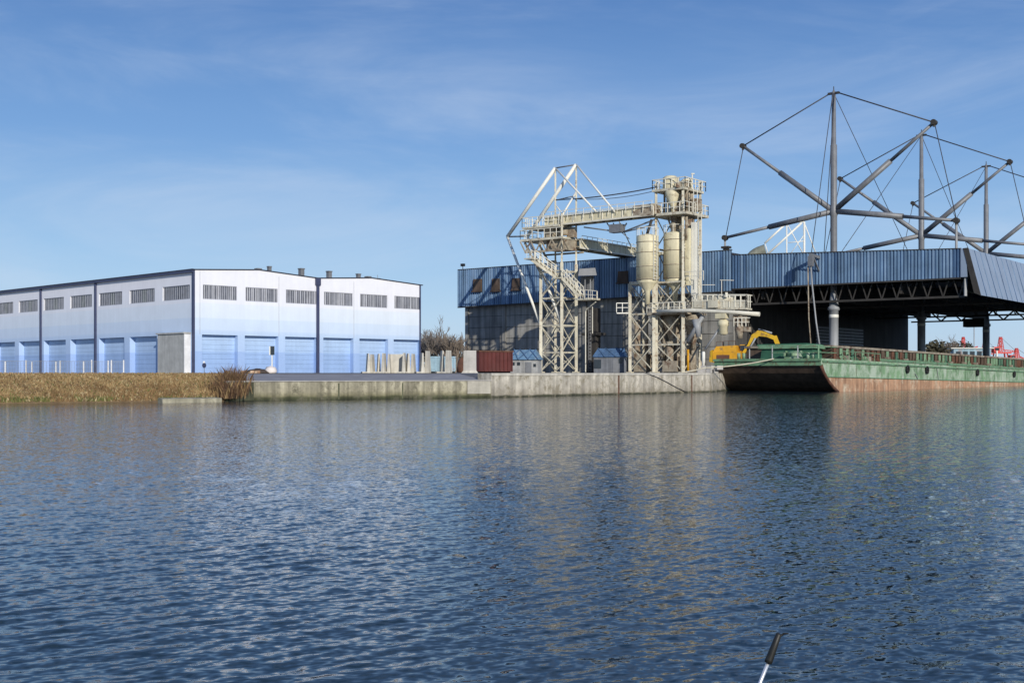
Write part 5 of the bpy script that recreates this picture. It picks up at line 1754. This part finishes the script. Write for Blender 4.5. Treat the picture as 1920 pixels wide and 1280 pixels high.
def red_crane(label, px, d, ytop, wd, seed):
    rnd = random.Random(seed)
    c = P(px, 698, d)
    c.z = 0
    h = (HY - ytop) * d / F
    t = thing('red_crane', label, 'crane', c)
    def portal(m):
        for a in (-1, 1):
            for b in (-1, 1):
                m.beam(c + V((a * wd * .5, b * wd * .3, 0)), c + V((a * wd * .3, b * wd * .2, h * .55)), .24)
        for z in (.3, .55):
            m.beam(c + V((-wd * .5, -wd * .3, h * z)), c + V((wd * .5, -wd * .3, h * z)), .26)
    part('portal', M['redpaint'], t, portal)
    def tower(m):
        r_ = wd * .16
        n = 5
        for i in range(n):
            z0, z1 = h * (.55 + .45 * i / n), h * (.55 + .45 * (i + 1) / n)
            r0, r1 = r_ * (1 - .13 * i), r_ * (1 - .13 * (i + 1))
            for a, b in ((-1, -1), (1, -1), (1, 1), (-1, 1)):
                m.beam(c + V((a * r0, b * r0, z0)), c + V((a * r1, b * r1, z1)), .12)
            for sg in (-1, 1):
                m.beam(c + V((-r0, sg * r0, z0)), c + V((r1, sg * r1, z1)), .08)
                m.beam(c + V((r0, sg * r0, z0)), c + V((-r1, sg * r1, z1)), .08)
    part('lattice_tower', M['redpaint'], t, tower)
    part('cab', M['redpaint'], t, lambda m: m.box(c + V((-wd * .28, 0, h * .551)), wd * .34, wd * .4, h * .17))
    part('cab_window', M['cabglass'], t, lambda m: m.box(c + V((-wd * .28, -wd * .21, h * .62)), wd * .24, .06, h * .07))
    jl = wd * rnd.uniform(.9, 1.3)
    def jib(m):
        a, b = c + V((wd * .2, 0, h * .6)), c + V((jl, 0, h * rnd.uniform(.35, .8)))
        for o_ in (-.25, .25):
            m.beam(a + V((0, o_, .3)), b + V((0, o_ * .4, .05)), .11)
            m.beam(a + V((0, o_, -.3)), b + V((0, o_ * .4, -.05)), .11)
        for i in range(6):
            p, q = a.lerp(b, i / 6), a.lerp(b, (i + 1) / 6)
            k = .3 * (1 - i / 6)
            m.beam(p + V((0, -.2, -k)), q + V((0, -.2, k * .83)), .07)
            m.beam(p + V((0, -.2, k)), q + V((0, -.2, -k * .83)), .07)
    part('jib', M['redpaint'], t, jib)
    part('stay', M['cable'], t, lambda m: m.beam(c + Z * h, c + V((jl, 0, h * .55)), .05))
    part('white_mast', M['white'], t, lambda m: m.beam(c + V((-wd * .35, -wd * .35, 0)), c + V((-wd * .35, -wd * .35, h * rnd.uniform(.5, .8))), .26))
    part('white_post', M['white'], t, lambda m: m.beam(c + V((wd * .5, -wd * .4, 0)), c + V((wd * .5, -wd * .4, h * .4)), .3))


red_crane('red crane behind the workboat roof, left of the far pillar', 1806, 268, 631, 3.4, 1)
red_crane('red crane partly hidden behind the far pillar', 1846, 272, 634, 3.0, 2)
red_crane('tallest red and white crane right of the far pillar', 1876, 250, 631, 3.6, 3)
red_crane('low red crane nearest the right edge of the picture', 1906, 240, 652, 3.2, 4)

# ------------------------------------------------------------------ foreground rod
rd = 2.3
a, b_, c_ = P(1461, 1186, rd), P(1441, 1239, rd), P(1405, 1330, rd)
dirn = (c_ - b_).normalized()
end = c_ + dirn * .0
k = (WZ - .25 - c_.z) / dirn.z
rod = thing('boat_hook', 'thin silver pole with black sleeve and small hook rising at the bottom of the picture', 'boat hook', a)
part('pole', M['rod'], rod, lambda m: m.path([b_ - dirn * .02, c_, c_ + dirn * k], .0036, 10))
part('sleeve', M['grip'], rod, lambda m: m.path([b_ + dirn * .003, b_ - dirn * .004, b_.lerp(a, .5), a.lerp(b_, .05), a], [.0075, .0078, .0068, .0058, .003], 12))
part('hook', M['grip'], rod, lambda m: m.path([a.lerp(b_, .22), P(1464, 1191, rd), P(1470, 1187, rd), P(1478, 1187, rd - .01)], [.0026, .0024, .0022, .0014], 8))
